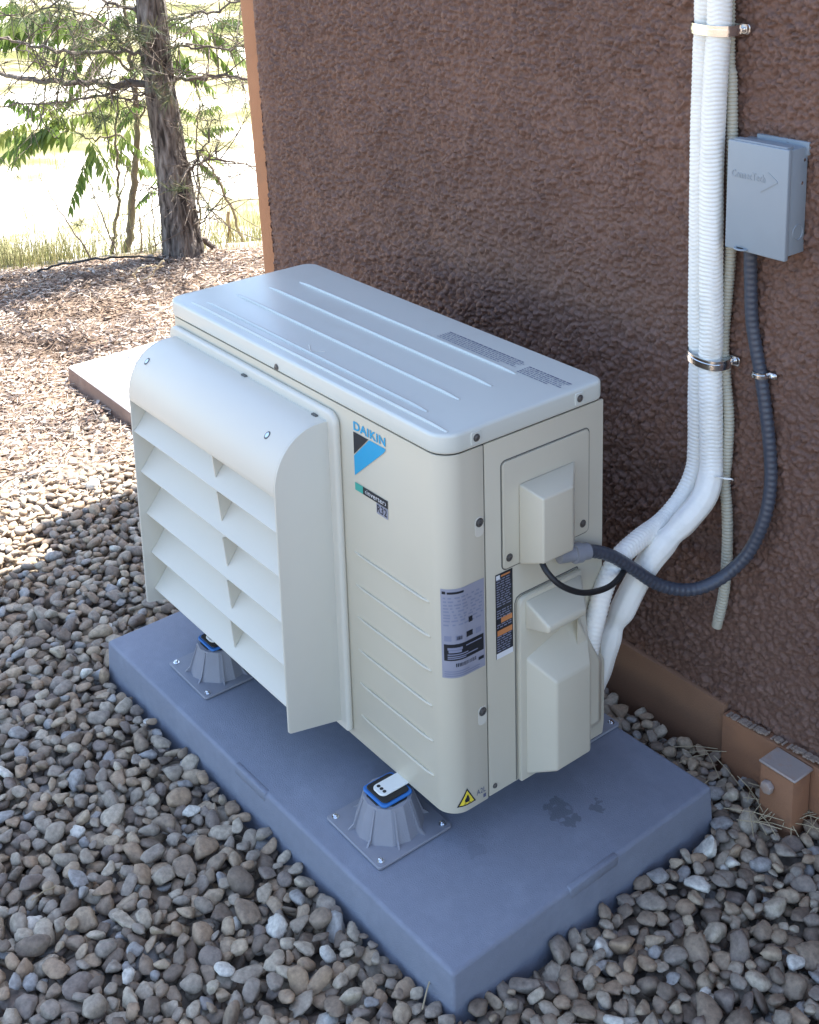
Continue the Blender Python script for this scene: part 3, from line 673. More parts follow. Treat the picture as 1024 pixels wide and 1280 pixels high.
for x in (-.345, -.775):
    t = .72; p = hood_pt(t, x); n = np.array((0, -math.sin(t), math.cos(t) * .9)); n /= np.linalg.norm(n); a = np.array((1, 0, 0)); b = np.cross(n, a)
    for nm, r, h, mt in (('screw_recess', .0058, .0005, 'groove'), ('screw', .0038, .0010, 'zinc')):
        V = [p + n * h + r * (math.cos(k * PI / 6) * a + 1.25 * math.sin(k * PI / 6) * b) for k in range(12)] + [p - n * .001 + r * (math.cos(k * PI / 6) * a + 1.25 * math.sin(k * PI / 6) * b) for k in range(12)]
        mesh(nm, V, [tuple(range(12))] + [(k, 12 + k, 12 + (k + 1) % 12, (k + 1) % 12) for k in range(12)], M[mt], hood)
for x in (-.54, -.315):
    mesh('clip', *bevel(*box(x - .007, x + .007, -.019, -.013, .6570, .6615), .001, 1), M['groove'], hood)

# ------------------------------------------------------------------ pipes, hose, conduit
def ripple(P, pitch, amp, seed, smooth_from=None):
    s = np.concatenate([[0], np.cumsum(np.linalg.norm(np.diff(P, axis=0), axis=1))]); r = np.random.RandomState(seed)
    drift = np.cumsum(r.randn(len(P))) * .05; k = r.rand(6) * 6
    def fn(i, t):
        soft = 1.0 if smooth_from is None else float(1 - .85 * sstep(smooth_from - .02, smooth_from + .02, s[i]))
        a = amp * soft * math.sin(2 * PI * s[i] / pitch + drift[i] + 1.6 * math.sin(3 * t + k[0] + 9 * s[i]) + .9 * math.sin(5 * t + k[1]))
        w = 1 - soft
        return 1 + a + .018 * math.sin(5 * t + 9 * s[i] + k[2]) * math.sin(31 * s[i] + k[3]) + w * (.05 * math.sin(9 * t + 2.2 * math.sin(17 * s[i] + k[4])) + .034 * math.sin(14 * t + 3 * math.sin(29 * s[i])) + .03 * math.sin(46 * s[i] + k[5] + math.sin(t)))
    return fn, s
def pixpath(L): return np.array([at(u, v, 1, y) for u, v, y in L])
# two insulated refrigerant pipes
LA = [(881, -60, .573), (881, 0, .573), (880, 33, .573), (878, 90, .572), (875, 200, .572), (873.5, 320, .572), (872.5, 420, .573), (873, 446, .574), (872, 500, .573), (871.5, 560, .57), (868, 590, .560), (853, 622, .532), (828, 652, .485), (798, 675, .415), (773, 699, .362), (757, 730, .330), (747, 765, .307), (739, 797, .295), (733, 828, .290)]
LB = [(902, -60, .560), (900, 0, .560), (899, 33, .560), (895, 90, .557), (890, 200, .556), (889, 320, .556), (889.5, 420, .558), (888, 446, .560), (888.5, 500, .556), (889, 560, .555), (888, 595, .547), (878, 625, .526), (852, 656, .488), (822, 688, .446), (798, 724, .416), (781, 757, .394), (768, 783, .378), (757, 812, .366), (745, 845, .360), (728, 885, .36)]
for nm, L, r, lab, sm, sd in (('refrigerant_pipe', LA, .0168, 'slimmer ribbed white insulated pipe, half behind the fatter one', None, 1), ('refrigerant_pipe', LB, .0198, 'fatter white insulated pipe with creased tape below the bend', .88, 2)):
    P, _ = resample(spline(pixpath(L), 10), .0013)
    fn, s = ripple(P, .0072, .032, sd, sm)
    rr = r * (1 + (.08 if sm else 0) * sstep(.86, .92, s))
    for u, v, k in ((880, 33, .9), (873, 446, .92), (842, 668, .86), (770, 780, .74)):
        d = np.array([math.hypot(project(p)[0] - u, project(p)[1] - v) for p in P]); rr = rr * (1 - (1 - k) * np.exp(-(d / 12) ** 2))
    o = mesh(nm, *tube(P, rr, 26, True, (1, 0, 0), fn), M['pipe'], None, 180); tag(o, lab, 'pipe', 'white insulated pipes')
# corrugated drain hose
LD = [(912, -60, .583), (912, 0, .583), (912, 80, .583), (915, 110, .583), (914, 300, .583), (905, 420, .583), (907, 470, .583), (911, 520, .58), (909, 570, .578), (906, 600, .578), (909, 640, .578), (909, 690, .578), (905, 740, .578), (896, 783, .575)]
P, _ = resample(spline(pixpath(LD), 10), .0011)
sdr = np.linspace(0, len(P) * .0011, len(P))
o = mesh('drain_hose', *tube(P, .0092, 14, True, (1, 0, 0), lambda i, t: 1 + .10 * math.sin(2 * PI * sdr[i] / .0062) * (0 if i > len(P) - 14 else 1)), M['drain'], None, 180)
tag(o, 'tan corrugated drain hose hanging open ended beside the white pipes', 'hose')
o = mesh('cable_tie', *tube(spline(np.array([at(u, v, 1, y) for u, v, y in ((894, 596, .535), (905, 598, .552), (914, 599, .562), (916, 600, .57))]), 4), .0017, 6), M['pipe'], None, 60); tag(o, 'small white cable tie holding drain hose to pipe', 'cable tie')
# flexible conduit
LC = [(938, 312, .575), (938.5, 350, .578), (940, 400, .580), (946, 440, .582), (951, 468, .584), (958, 520, .584), (963, 570, .584), (963, 610, .580), (955, 650, .570), (936, 690, .555), (908, 718, .53), (878, 734, .495), (850, 737, .46), (820, 729, .42), (792, 711, .375), (765, 695, .33), (743, 689, .295), (728, 690, .268), (712, 693, .243)]
P, _ = resample(spline(pixpath(LC), 10), .0016); sc_ = np.arange(len(P)) * .0016
con = thing('flexible_conduit', 'dark grey flexible conduit looping from wall box to wiring cover', 'conduit', tuple(P[len(P) // 2]))
mesh('conduit_tube', *tube(P, .0108, 18, True, (1, 0, 0), lambda i, t: 1 + .06 * math.sin(2 * PI * sc_[i] / .0105) * (.55 + .45 * math.cos(t + .8))), M['conduit'], con, 180)
Pe = P[-1]; Pd = P[-14]; dr = (Pe - Pd) / np.linalg.norm(Pe - Pd)
def along(P0, d, prof, seg=16):
    d = d / np.linalg.norm(d); a = np.cross(d, (0, 0, 1)); a /= np.linalg.norm(a); b = np.cross(d, a); V = []
    for h, r in prof:
        for j in range(seg): t = 2 * PI * j / seg; V.append(P0 + d * h + r * (math.cos(t) * a + math.sin(t) * b))
    n = len(prof); Fc = [(i * seg + j, i * seg + (j + 1) % seg, (i + 1) * seg + (j + 1) % seg, (i + 1) * seg + j) for i in range(n - 1) for j in range(seg)]
    return np.array(V), Fc + [tuple(range(seg - 1, -1, -1)), tuple(range((n - 1) * seg, n * seg))]
ci = int(np.argmin([abs(project(p)[0] - 727) + 50 * (i < len(P) * .8) for i, p in enumerate(P)])); dC = P[min(ci + 12, len(P) - 1)] - P[ci]
mesh('connector', *along(P[ci], dC, [(-.014, .0112), (-.013, .0135), (.002, .0138), (.003, .0165), (.016, .0165), (.017, .0125), (.045, .0118), (.046, .009)], 18), M['connector'], con, 35)
mesh('connector', *along(P[0] + np.array((0, 0, .012)), np.array((0, 0, -1.)), [(0, .013), (.016, .013), (.017, .0145), (.026, .0145), (.027, .0112)], 16), M['conduit'], con, 35)
# black cable
LK = [(676, 700, .040), (684, 715, .060), (700, 731, .076), (722, 740, .080), (742, 740, .075), (762, 733, .060), (775, 721, .042), (782, 709, .022), (785, 702, .004)]
PK = np.array([at(u, v, 0, x) for u, v, x in LK])
o = mesh('control_cable', *tube(resample(spline(PK, 8), .004)[0], .0048, 12, True, (1, 0, 0)), M['black'], None, 180); tag(o, 'black cable drooping from the wiring cover to the pipes', 'cable')

# ------------------------------------------------------------------ disconnect box
dx0, dx1, dyf, dyb, dz0, dz1 = .0665, .1825, .545, .5975, .9165, 1.0955
db = thing('disconnect_box', 'blue grey metal disconnect box with embossed arrow on the wall', 'electrical box', (.1245, .59, dz0))
body = mesh('box_body', *bevel(*box(dx0 + .003, dx1 - .002, dyf + .011, dyb, dz0 + .006, dz1 - .002), .002, 2), M['boxgrey'], db, 40)
mesh('back_flange', *bevel(*box(dx0 + .02, dx1 + .002, dyb - .006, dyb + .001, dz1 - .016, dz1 + .005), .001, 1), M['boxgrey'], db, 40)
mesh('top_lip', *bevel(*box(dx0 + .008, dx1 - .006, dyf + .004, dyf + .02, dz1 - .002, dz1 + .0025), .001, 1), M['boxgrey'], body, 40)
cov = mesh('box_cover', *bevel(*box(dx0, dx1, dyf, dyf + .0095, dz0, dz1), .002, 3), M['boxgrey'], db, 40)
V, Fc = front_text('ConnecTech', .0765, 1.0365, .0175, dyf - .0003, .0002, .064)
n = len(V); V2 = V.copy(); V2[:, 1] += .0  # raised letters: top face plus skirt
edges = {}
for f in Fc:
    for a, b in zip(f, f[1:] + f[:1]): edges[(a, b)] = edges.get((b, a), 0) and 0 or 1
V2[:, 1] = dyf + .0004; V[:, 1] = dyf - .0008
und = {}
for f in Fc:
    for a, b in zip(f, f[1:] + f[:1]): und[(min(a, b), max(a, b))] = und.get((min(a, b), max(a, b)), 0) + 1
sk_f = [(a, b, b + n, a + n) for (a, b), c in und.items() if c == 1]
mesh('embossed_lettering', np.vstack([V, V2]), list(Fc) + sk_f, M['boxgrey'], cov)
arr = []
for (xa, za, xb, zb) in ((.1455, 1.0535, .1635, 1.0415), (.132, 1.0215, .1635, 1.0415)):
    d = np.array((xb - xa, zb - za)); d /= np.linalg.norm(d); nn = np.array((-d[1], d[0])) * .0013
    q = [(xa + nn[0], za + nn[1]), (xa - nn[0], za - nn[1]), (xb - nn[0], zb - nn[1]), (xb + nn[0], zb + nn[1])]
    arr.append(prism(q, 'y', dyf + .0005, dyf - .0010 - .0002 * len(arr)))
mesh('embossed_arrow', *join(arr), M['boxgrey'], cov)
mesh('hasp', *join([bevel(*prism([(.100 + .013 * math.cos(t), dyf - .0005 + .011 * math.sin(t)) for t in np.linspace(PI, 2 * PI, 10)], 'z', dz0 + .003, dz0 + .0055), .0006, 1)]), M['boxgrey'], cov, 40)
mesh('hasp_slot', *flat([(.100 + .007 * math.cos(t), dyf - .0045 + .003 * math.sin(t)) for t in np.linspace(0, 2 * PI, 12, endpoint=False)], 'z', dz0 + .0062), M['black'], cov)
for y, z, r in ((.588, 1.0735, .0028), (.584, 1.037, .0028)):
    mesh('screw_hole', *lathe([(r, 0), (r, .0008), (r * .6, .001)], 10, (dx1 - .002, y, z), 'x'), M['zinc'], body)
t_ = np.linspace(0, 2 * PI, 29)
mesh('knockout', *tube(np.array([(dx1 - .0018, .578 + .0125 * math.cos(t), .958 + .0125 * math.sin(t)) for t in t_]), .001, 6, False, (1, 0, 0)), M['boxgrey'], body, 60)

# ------------------------------------------------------------------ pipe clamps
def clamp(name, label, pts, tab0, tab1, w, scr, grp=None, slot=True):
    """pts: band path on plan (x, y); band of height w; tab screwed to the wall"""
    t = thing(name, label, 'clamp', (tab0[0], .6, tab0[1]), grp)
    z = tab0[1]; P = spline(np.array([(a, b, 0) for a, b in pts]), 6)[:, :2]
    Tn = np.gradient(P, axis=0); Tn /= np.linalg.norm(Tn, axis=1)[:, None]; Nn = np.column_stack([Tn[:, 1], -Tn[:, 0]])
    poly = [tuple(p) for p in P + Nn * .0008] + [tuple(p) for p in (P - Nn * .0008)[::-1]]; n = len(P); tot = 2 * n
    def strip(z0, z1):
        V, Fc = prism(poly, 'z', z0, z1)
        return V, Fc[2:] + [(i, tot - 1 - i, tot - 2 - i, i + 1) for i in range(n - 1)] + [(tot + i, tot + i + 1, 2 * tot - 2 - i, 2 * tot - 1 - i) for i in range(n - 1)]
    mesh('band', *strip(z - w / 2, z + w / 2), M['zinc'], t, 35)
    P2 = P + Nn * .0012; poly = [tuple(p) for p in P2 + Nn * .0008] + [tuple(p) for p in (P2 - Nn * .0008)[::-1]]
    mesh('band_bead', *strip(z - w * .17, z + w * .17), M['zinc'], t, 35)
    mesh('tab', *bevel(*prism(rrect(tab0[0], tab1[0], z - w / 2, z + w / 2, (w * .3, 0.0005, 0.0005, w * .3), 4), 'y', tab1[1], tab1[1] + .0022), .0005, 1), M['zinc'], t, 35)
    screw('screw', t, ((tab0[0] * .45 + tab1[0] * .55), tab1[1], z), 'y', scr, 'zinc')
    return t
def clamp_from(u0, u1, ut0, ut1, v, w, label, name='pipe_clamp'):
    a = at(u0, v, 1, .575); b = at(u1, v, 1, .560); c0 = at(ut0, v, 1, .588); c1 = at(ut1, v, 1, .588)
    xa, xb = a[0], b[0]; z = (a[2] + b[2]) / 2
    pts = [(xa - .001, .594), (xa - .003, .575), (xa + .010, .552), ((xa + xb) / 2 + .004, .5385), (xb - .006, .5405), (xb + .005, .555), (xb + .006, .576), (c0[0] + .004, .588)]
    return clamp(name, label, pts, (c0[0], z), (c1[0], .587), w, .0042, 'pipe clamps on the wall')
clamp_from(869, 914, 920, 938, 35, .0165, 'zinc strap clamp around the white pipes above the electrical box')
clamp_from(864, 903, 909, 925, 446, .0165, 'zinc strap clamp around the white pipes below the electrical box')
cc = at(951, 467, 1, .584); c1 = at(971, 466, 1, .588)
clamp('conduit_clamp', 'small zinc strap clamp on the dark conduit', [(cc[0] - .013, .594), (cc[0] - .0125, .580), (cc[0] - .006, .5715), (cc[0] + .004, .5712), (cc[0] + .012, .578), (cc[0] + .014, .5885)], (cc[0] + .012, cc[2]), (c1[0], .588), .010, .0034)

# ------------------------------------------------------------------ gravel
def cubesphere(n):
    vid = {}; V = []; Q = []
    def vert(p):
        k = tuple(round(c * 1000) for c in p)
        if k not in vid: vid[k] = len(V); V.append(p)
        return vid[k]
    g = [math.tan((-1 + 2 * i / n) * PI / 4) for i in range(n + 1)]
    for ax in range(3):
        for sgn in (-1, 1):
            for i in range(n):
                for j in range(n):
                    q = []
                    for a, b in ((i, j), (i + 1, j), (i + 1, j + 1), (i, j + 1)):
                        p = [0, 0, 0]; p[ax] = sgn; p[(ax + 1) % 3] = g[a]; p[(ax + 2) % 3] = g[b]; q.append(vert(tuple(p)))
                    Q.append(tuple(q) if sgn > 0 else tuple(q[::-1]))
    V = np.array(V, float); return V / np.linalg.norm(V, axis=1)[:, None], np.array(Q)
def stone_shapes(n, cnt, seed):
    D, Q = cubesphere(n); r = np.random.RandomState(seed); out = []
    for k in range(cnt):
        K = r.randint(6, 11); nn = r.randn(K, 3); nn /= np.linalg.norm(nn, axis=1)[:, None]; ds = r.uniform(.58, 1.0, K); p = r.choice([8, 14, 22, 34])
        dots = np.maximum(D @ nn.T, 0) / ds; rad = 1 / (np.sum(dots ** p, axis=1) ** (1 / p) + .02)
        rad = np.clip(rad, .5, 1.35) * (1 + .05 * np.sin(D @ r.randn(3) * 3.5 + r.rand() * 6) + .03 * np.sin(D @ r.randn(3) * 7 + r.rand() * 6)); v = D * rad[:, None]; v -= v.mean(0); v /= np.abs(v).max(0) * .5 + .5 * np.abs(v).max()
        out.append(v)
    return np.array(out), Q
SH, SQ = stone_shapes(4, 28, 5)
SHL, SQL = stone_shapes(2, 14, 9)
def in_pad(x, y, m):
    a = pc * x + ps * y; b = -ps * x + pc * y; return (a > px0 - m) & (a < px1 + m) & (b > py0 - m) & (b < py1 + m)
cell = .05; grid = {}
stones = []
rr = np.random.RandomState(21)
def contact(x, y, r):
    z = float(ground_z(x, y)) + r * .42; ci_, cj = int(math.floor(x / cell)), int(math.floor(y / cell))
    for a in (-1, 0, 1):
        for b in (-1, 0, 1):
            for (x2_, y2_, z2_, r2_) in grid.get((ci_ + a, cj + b), ()):
                d2 = (x - x2_) ** 2 + (y - y2_) ** 2; R = (r + r2_) * .80
                if d2 < R * R:
                    zz = z2_ + math.sqrt(R * R - d2) * .72
                    if zz > z: z = zz
    return z
def seen(x, y, m=120):
    u, v, w = project((x, y, GZ)); return w > 0 and -m < u < 1024 + m and 300 < v < 1280 + m * 1.6
tries = 0
while tries < 53000:
    tries += 1
    if tries < 40000:
        x = rr.uniform(-2.35, 1.05); y = rr.uniform(-1.25, .575)
        if not seen(x, y): continue
    else:
        x = rr.uniform(-2.35, 2.1); y = rr.uniform(-2.1, .575)
        if seen(x, y): continue
    if x < -1.62 and rr.rand() > math.exp(-((-1.62 - x) / .24)): continue
    r = float(np.clip(rr.lognormal(math.log(.0142), .25), .0080, .0240))
    if x < -1.5: r *= .9
    if tries >= 40000: r *= 1.12
    best = None
    for k in range(5):
        xx, yy = (x, y) if k == 0 else (x + rr.uniform(-.022, .022), y + rr.uniform(-.022, .022))
        if in_pad(xx, yy, .006 + r * .72) or yy > .583 - r * .8: continue
        if ax0 - r * .8 < xx < ax1 + r * .8 and yy > .52 - r * .8: continue
        if xx > -1.50 and False: continue
        if x0s - r < xx < -1.52 and yy > .39 - r * .6: continue
        z = contact(xx, yy, r)
        if best is None or z < best[2]: best = (xx, yy, z)
    if best is None: continue
    if best[2] - (GZ - .038) > .046: continue
    stones.append((*best, r)); grid.setdefault((int(math.floor(best[0] / cell)), int(math.floor(best[1] / cell))), []).append((*best, r))
st = np.array(stones); ns = len(st)
print('stones', ns)
# buried stones are dropped: those well below the local top
top = np.ones(ns, bool)
def rotm(n, r):
    yaw = r.uniform(0, 2 * PI, n); tilt = r.normal(0, .38, n); ta = r.uniform(0, 2 * PI, n)
    cz, sz = np.cos(yaw), np.sin(yaw); A = np.zeros((n, 3, 3)); A[:, 0, 0] = cz; A[:, 0, 1] = -sz; A[:, 1, 0] = sz; A[:, 1, 1] = cz; A[:, 2, 2] = 1
    kx, ky = np.cos(ta), np.sin(ta); c, s = np.cos(tilt), np.sin(tilt); Bm = np.zeros((n, 3, 3))
    Bm[:, 0, 0] = c + kx * kx * (1 - c); Bm[:, 0, 1] = kx * ky * (1 - c); Bm[:, 0, 2] = ky * s; Bm[:, 1, 0] = kx * ky * (1 - c); Bm[:, 1, 1] = c + ky * ky * (1 - c); Bm[:, 1, 2] = -kx * s; Bm[:, 2, 0] = -ky * s; Bm[:, 2, 1] = kx * s; Bm[:, 2, 2] = c
    return Bm @ A
RO = rotm(ns, rr); SC = np.column_stack([rr.uniform(1.0, 1.42, ns), rr.uniform(.82, 1.08, ns), rr.uniform(.42, .84, ns)]) * st[:, 3:4]
shape = rr.randint(0, 28, ns); tone = rr.rand(ns)
mist = st[:, 0] < -1.35
proj = np.array([project(p[:3]) for p in st]); inside = (proj[:, 0] > 4) & (proj[:, 0] < 1020) & (proj[:, 1] > 560) & (proj[:, 1] < 1276)
# top-most stones in view, the largest ones in the picture
apps = np.where(inside & (st[:, 2] > GZ - .030), st[:, 3] * F / proj[:, 2], 0)
hid = np.zeros(ns, bool)
order = np.argsort(-apps)
single = []
for i in order:
    if len(single) >= 300: break
    u, v = proj[i, :2]; P0 = st[i, :3]
    # clear line to the camera past pad and unit?
    blocked = False
    for f in np.linspace(.02, .9, 60):
        q = P0 + (CAM - P0) * f
        if (in_pad(q[0], q[1], 0) and q[2] < 0) or (-.85 < q[0] < .06 and 0 < q[1] < .34 and .07 < q[2] < .72) or (-.81 < q[0] < -.28 and -.12 < q[1] < 0 and .1 < q[2] < .66): blocked = True; break
    if not blocked: single.append(i)
single = np.array(single); rest = np.setdiff1d(np.arange(ns), single)
gb = bpy.data.objects.new('gravel_bed', None)
bedx = np.arange(-1.9, 2.2, .06); bedy = np.arange(-2.2, .59, .06)
BX, BY = np.meshgrid(bedx, bedy, indexing='ij'); BZ = ground_z(BX, BY) + .006
nb = len(bedy); ib = (np.arange(len(bedx) - 1)[:, None] * nb + np.arange(nb - 1)[None]).ravel()
bpy.data.objects.remove(gb)
M['grit'] = mat('grit_bed', (.15, .125, .10), .95, .5, 90, 1, 160)
gb = fastmesh('gravel_bed', np.column_stack([BX.ravel(), BY.ravel(), BZ.ravel()]), np.column_stack([ib, ib + nb, ib + nb + 1, ib + 1]), M['grit'], None, True)
tag(gb, 'bed of grey and tan river gravel around the pad', kind='structure')
far = (proj[rest, 2] > 3.0) | ~inside[rest]
hi = rest[~far]; lo = rest[far]
def soup(idx, shp, quads, sid):
    v = shp[sid] * SC[idx][:, None, :]; v = np.einsum('nij,nkj->nki', RO[idx], v) + st[idx, None, :3]
    nv = shp.shape[1]; q = quads[None] + (np.arange(len(idx)) * nv)[:, None, None]
    return v.reshape(-1, 3), q.reshape(-1, 4), np.repeat(tone[idx], nv)
v1, q1, t1 = soup(hi, SH, SQ, shape[hi]); v2, q2, t2 = soup(lo, SHL, SQL, shape[lo] % 14)
gr = fastmesh('gravel', np.vstack([v1, v2]), np.vstack([q1, q2 + len(v1)]), M['stone'], gb, True, np.concatenate([t1, t2]))
gr['kind'] = 'stuff'
protos = []
for k in range(60):
    me = bpy.data.meshes.new('stone'); me.from_pydata(SH[k % 28].tolist(), [], [tuple(int(i) for i in q) for q in SQ]); me.materials.append(M['stone'])
    me.polygons.foreach_set('use_smooth', [True] * len(me.polygons))
    a = me.attributes.new('tone', 'FLOAT', 'POINT'); a.data.foreach_set('value', np.full(len(me.vertices), (k * .6180339) % 1, np.float32)); me.update(); protos.append(me)
for i in single:
    o = bpy.data.objects.new('stone', protos[rr.randint(60)]); COL.objects.link(o); o.parent = gb
    o.matrix_local = Matrix.Translation(st[i, :3].tolist()) @ Matrix(RO[i].tolist()).to_4x4() @ Matrix.Diagonal((*SC[i].tolist(), 1))

# ------------------------------------------------------------------ mulch
def chips(n, seed):
    r = np.random.RandomState(seed); V = []; tn = []
    x = r.uniform(-4.6, -1.25, n * 3); y = r.uniform(-1.0, 3.0, n * 3)
    d = (x - EA[0]) * EN[0] + (y - EA[1]) * EN[1]
    dens = np.where(x < -1.75, 1, np.exp(-(x + 1.75) / .14)); ok = (d < .12) & (r.rand(n * 3) < dens)
    ok &= ~((x > x0s - .01) & (x < -1.5) & (y > .40)) & ~((x > -1.5) & (y > .58))
    x, y = x[ok][:n], y[ok][:n]; n = len(x)
    kind = r.rand(n); ln = np.where(kind < .5, r.uniform(.008, .034, n), r.uniform(.025, .09, n)); wd = np.where(kind < .5, r.uniform(.003, .011, n), r.uniform(.0007, .0016, n)); th = np.where(kind < .5, r.uniform(.0015, .005, n), wd * .8)
    yaw = r.uniform(0, 2 * PI, n); pit = r.normal(0, .22, n); rol = r.normal(0, .4, n); z = ground_z(x, y) + r.uniform(.002, .020, n)
    cx_, sx_ = np.cos(yaw), np.sin(yaw)
    ax = np.column_stack([cx_ * np.cos(pit), sx_ * np.cos(pit), np.sin(pit)]); bx = np.column_stack([-sx_, cx_, np.zeros(n)]); bx = bx + rol[:, None] * np.array([0, 0, 1]); bx /= np.linalg.norm(bx, axis=1)[:, None]; cxv = np.cross(ax, bx)
    C0 = np.column_stack([x, y, z]); out = []
    for sa, sb, sc in ((-1, -1, -1), (1, -.6, -1), (1, .6, -1), (-1, 1, -1), (-1, -1, 1), (1, -.6, 1), (1, .6, 1), (-1, 1, 1)):
        out.append(C0 + ax * (sa * ln / 2)[:, None] + bx * (sb * wd / 2)[:, None] + cxv * (sc * th / 2)[:, None])
    V = np.stack(out, 1).reshape(-1, 3)
    Q = np.array([(3, 2, 1, 0), (4, 5, 6, 7), (0, 1, 5, 4), (1, 2, 6, 5), (2, 3, 7, 6), (3, 0, 4, 7)])
    Q = (Q[None] + (np.arange(n) * 8)[:, None, None]).reshape(-1, 4)
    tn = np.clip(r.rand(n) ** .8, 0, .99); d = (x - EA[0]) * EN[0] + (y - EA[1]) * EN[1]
    dark_patch = sstep(.25, .75, wob(x, y, 1.5, 4) + .5 * wob(x, y, 4, 1)) * sstep(-1.9, -1.0, d)        # patches of darker chips near the crest
    tn = tn * (1 - .85 * dark_patch * (r.rand(n) < .85)); return V, Q, np.repeat(tn, 8)
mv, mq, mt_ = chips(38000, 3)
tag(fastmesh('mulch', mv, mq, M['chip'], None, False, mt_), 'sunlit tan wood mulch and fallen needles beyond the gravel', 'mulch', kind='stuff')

# ------------------------------------------------------------------ grass
def blades(n, seed):
    r = np.random.RandomState(seed); s = r.uniform(-7, 9, n); d = .12 + r.exponential(1.6, n)
    x = EA[0] + ED[0] * s + EN[0] * d; y = EA[1] + ED[1] * s + EN[1] * d
    cl = wob(x, y, 1.9, 2) ; ok = (cl > .25 + r.randn(n) * .3) ; ok |= (d < .9) & (r.rand(n) < .10)
    x, y, d = x[ok], y[ok], d[ok]; n = len(x); z = ground_z(x, y) - .01
    h = r.uniform(.04, .20, n) * np.where(r.rand(n) < .12, 1.9, 1); w = r.uniform(.0008, .0019, n) * (1 + d * .12); yaw = r.uniform(0, 2 * PI, n); ln = r.normal(.2, .38, n) * h; la = r.uniform(0, 2 * PI, n)
    B = np.column_stack([x, y, z]); a = np.column_stack([np.cos(yaw), np.sin(yaw), np.zeros(n)]); l = np.column_stack([np.cos(la) * ln, np.sin(la) * ln, np.zeros(n)])
    up = np.array([0, 0, 1.]); V = np.stack([B - a * w[:, None], B + a * w[:, None], B + a * (w * .7)[:, None] + up * (h * .55)[:, None] + l * .35, B - a * (w * .7)[:, None] + up * (h * .55)[:, None] + l * .35, B + up * h[:, None] + l + a * .0004, B + up * h[:, None] + l - a * .0004], 1).reshape(-1, 3)
    Q = np.array([(0, 1, 2, 3), (3, 2, 4, 5)]); Q = (Q[None] + (np.arange(n) * 6)[:, None, None]).reshape(-1, 4)
    return V, Q, np.repeat(r.rand(n), 6)
gv, gq, gt = blades(90000, 4)
tag(fastmesh('dry_grass', gv, gq, M['grass'], None, False, gt), 'pale dry field grass growing past the mulch edge', 'grass', kind='stuff')

# ------------------------------------------------------------------ trees
PXM = 1 / 305.0
def limb(pts, dist, r0, r1, seg=7, wig=0, n=6, seed=0):
    r = np.random.RandomState(seed); P = []
    for i, p in enumerate(pts):
        d = dist + (p[2] if len(p) > 2 else 0); P.append(bgp(p[0], p[1], d))
    P = spline(np.array(P), n)
    if wig: P[1:-1] += r.randn(len(P) - 2, 3) * wig
    return tube(P, np.linspace(r0, r1, len(P)), seg), P
def tufts(centers, axes, n_per, ln, seed, wid=.0011):
    r = np.random.RandomState(seed); C = np.repeat(centers, n_per, 0); A = np.repeat(axes, n_per, 0); n = len(C)
    d = A * r.uniform(.2, 1.1, n)[:, None] + r.randn(n, 3) * .62; d /= np.linalg.norm(d, axis=1)[:, None]
    L = r.uniform(.6, 1.1, n) * ln; s = np.cross(d, r.randn(n, 3)); s /= np.linalg.norm(s, axis=1)[:, None]
    C = C + A * (r.uniform(-.5, .5, n) * ln * .8)[:, None]
    V = np.stack([C - s * wid, C + s * wid, C + d * L[:, None] + s * wid * .5, C + d * L[:, None] - s * wid * .5], 1).reshape(-1, 3)
    return V, (np.array([[0, 1, 2, 3]])[None] + (np.arange(n) * 4)[:, None, None]).reshape(-1, 4), np.repeat(r.rand(n), 4)
TD = 5.24
tb = bgp(230, 322, TD)
tree = thing('pine_tree', 'old leaning pine trunk with bare dead lower branches at the mulch edge', 'tree', tuple(tb))
tp = [(231, 345), (230, 322), (227, 300), (224, 270), (220, 240), (214, 200), (206, 150), (199, 100), (192, 40), (189, 0), (183, -120), (176, -300), (170, -520), (168, -760)]
P = spline(np.array([bgp(u, v, TD) for u, v in tp]), 10)
wd = np.interp(np.linspace(0, 13, len(P)), range(14), [60, 49, 43, 40, 38, 36, 34, 33, 31, 29, 27, 23, 16, 8]) * PXM / 2
rr2 = np.random.RandomState(8); ph = rr2.rand(20) * 6
Pz, _ = resample(P, .012); wz = np.interp(np.linspace(0, 1, len(Pz)), np.linspace(0, 1, len(P)), wd)
def barkfn(i, t):
    z = i * .012
    c = math.sin(9 * t + 3 * math.sin(z * 7 + ph[0]) + z * 3) * math.sin(z * 34 + 4 * math.sin(3 * t + ph[1])) ; e = math.sin(17 * t + 5 * math.sin(z * 13 + ph[2]) + ph[3]) * math.sin(z * 71 + 5 * math.sin(4 * t))
    return 1 + .05 * c + .03 * e + .05 * math.sin(2 * t + ph[4] + z * 2)
trunk = mesh('trunk', *tube(Pz, wz, 48, True, (1, 0, 0), barkfn), M['barkplates'], tree, 180)
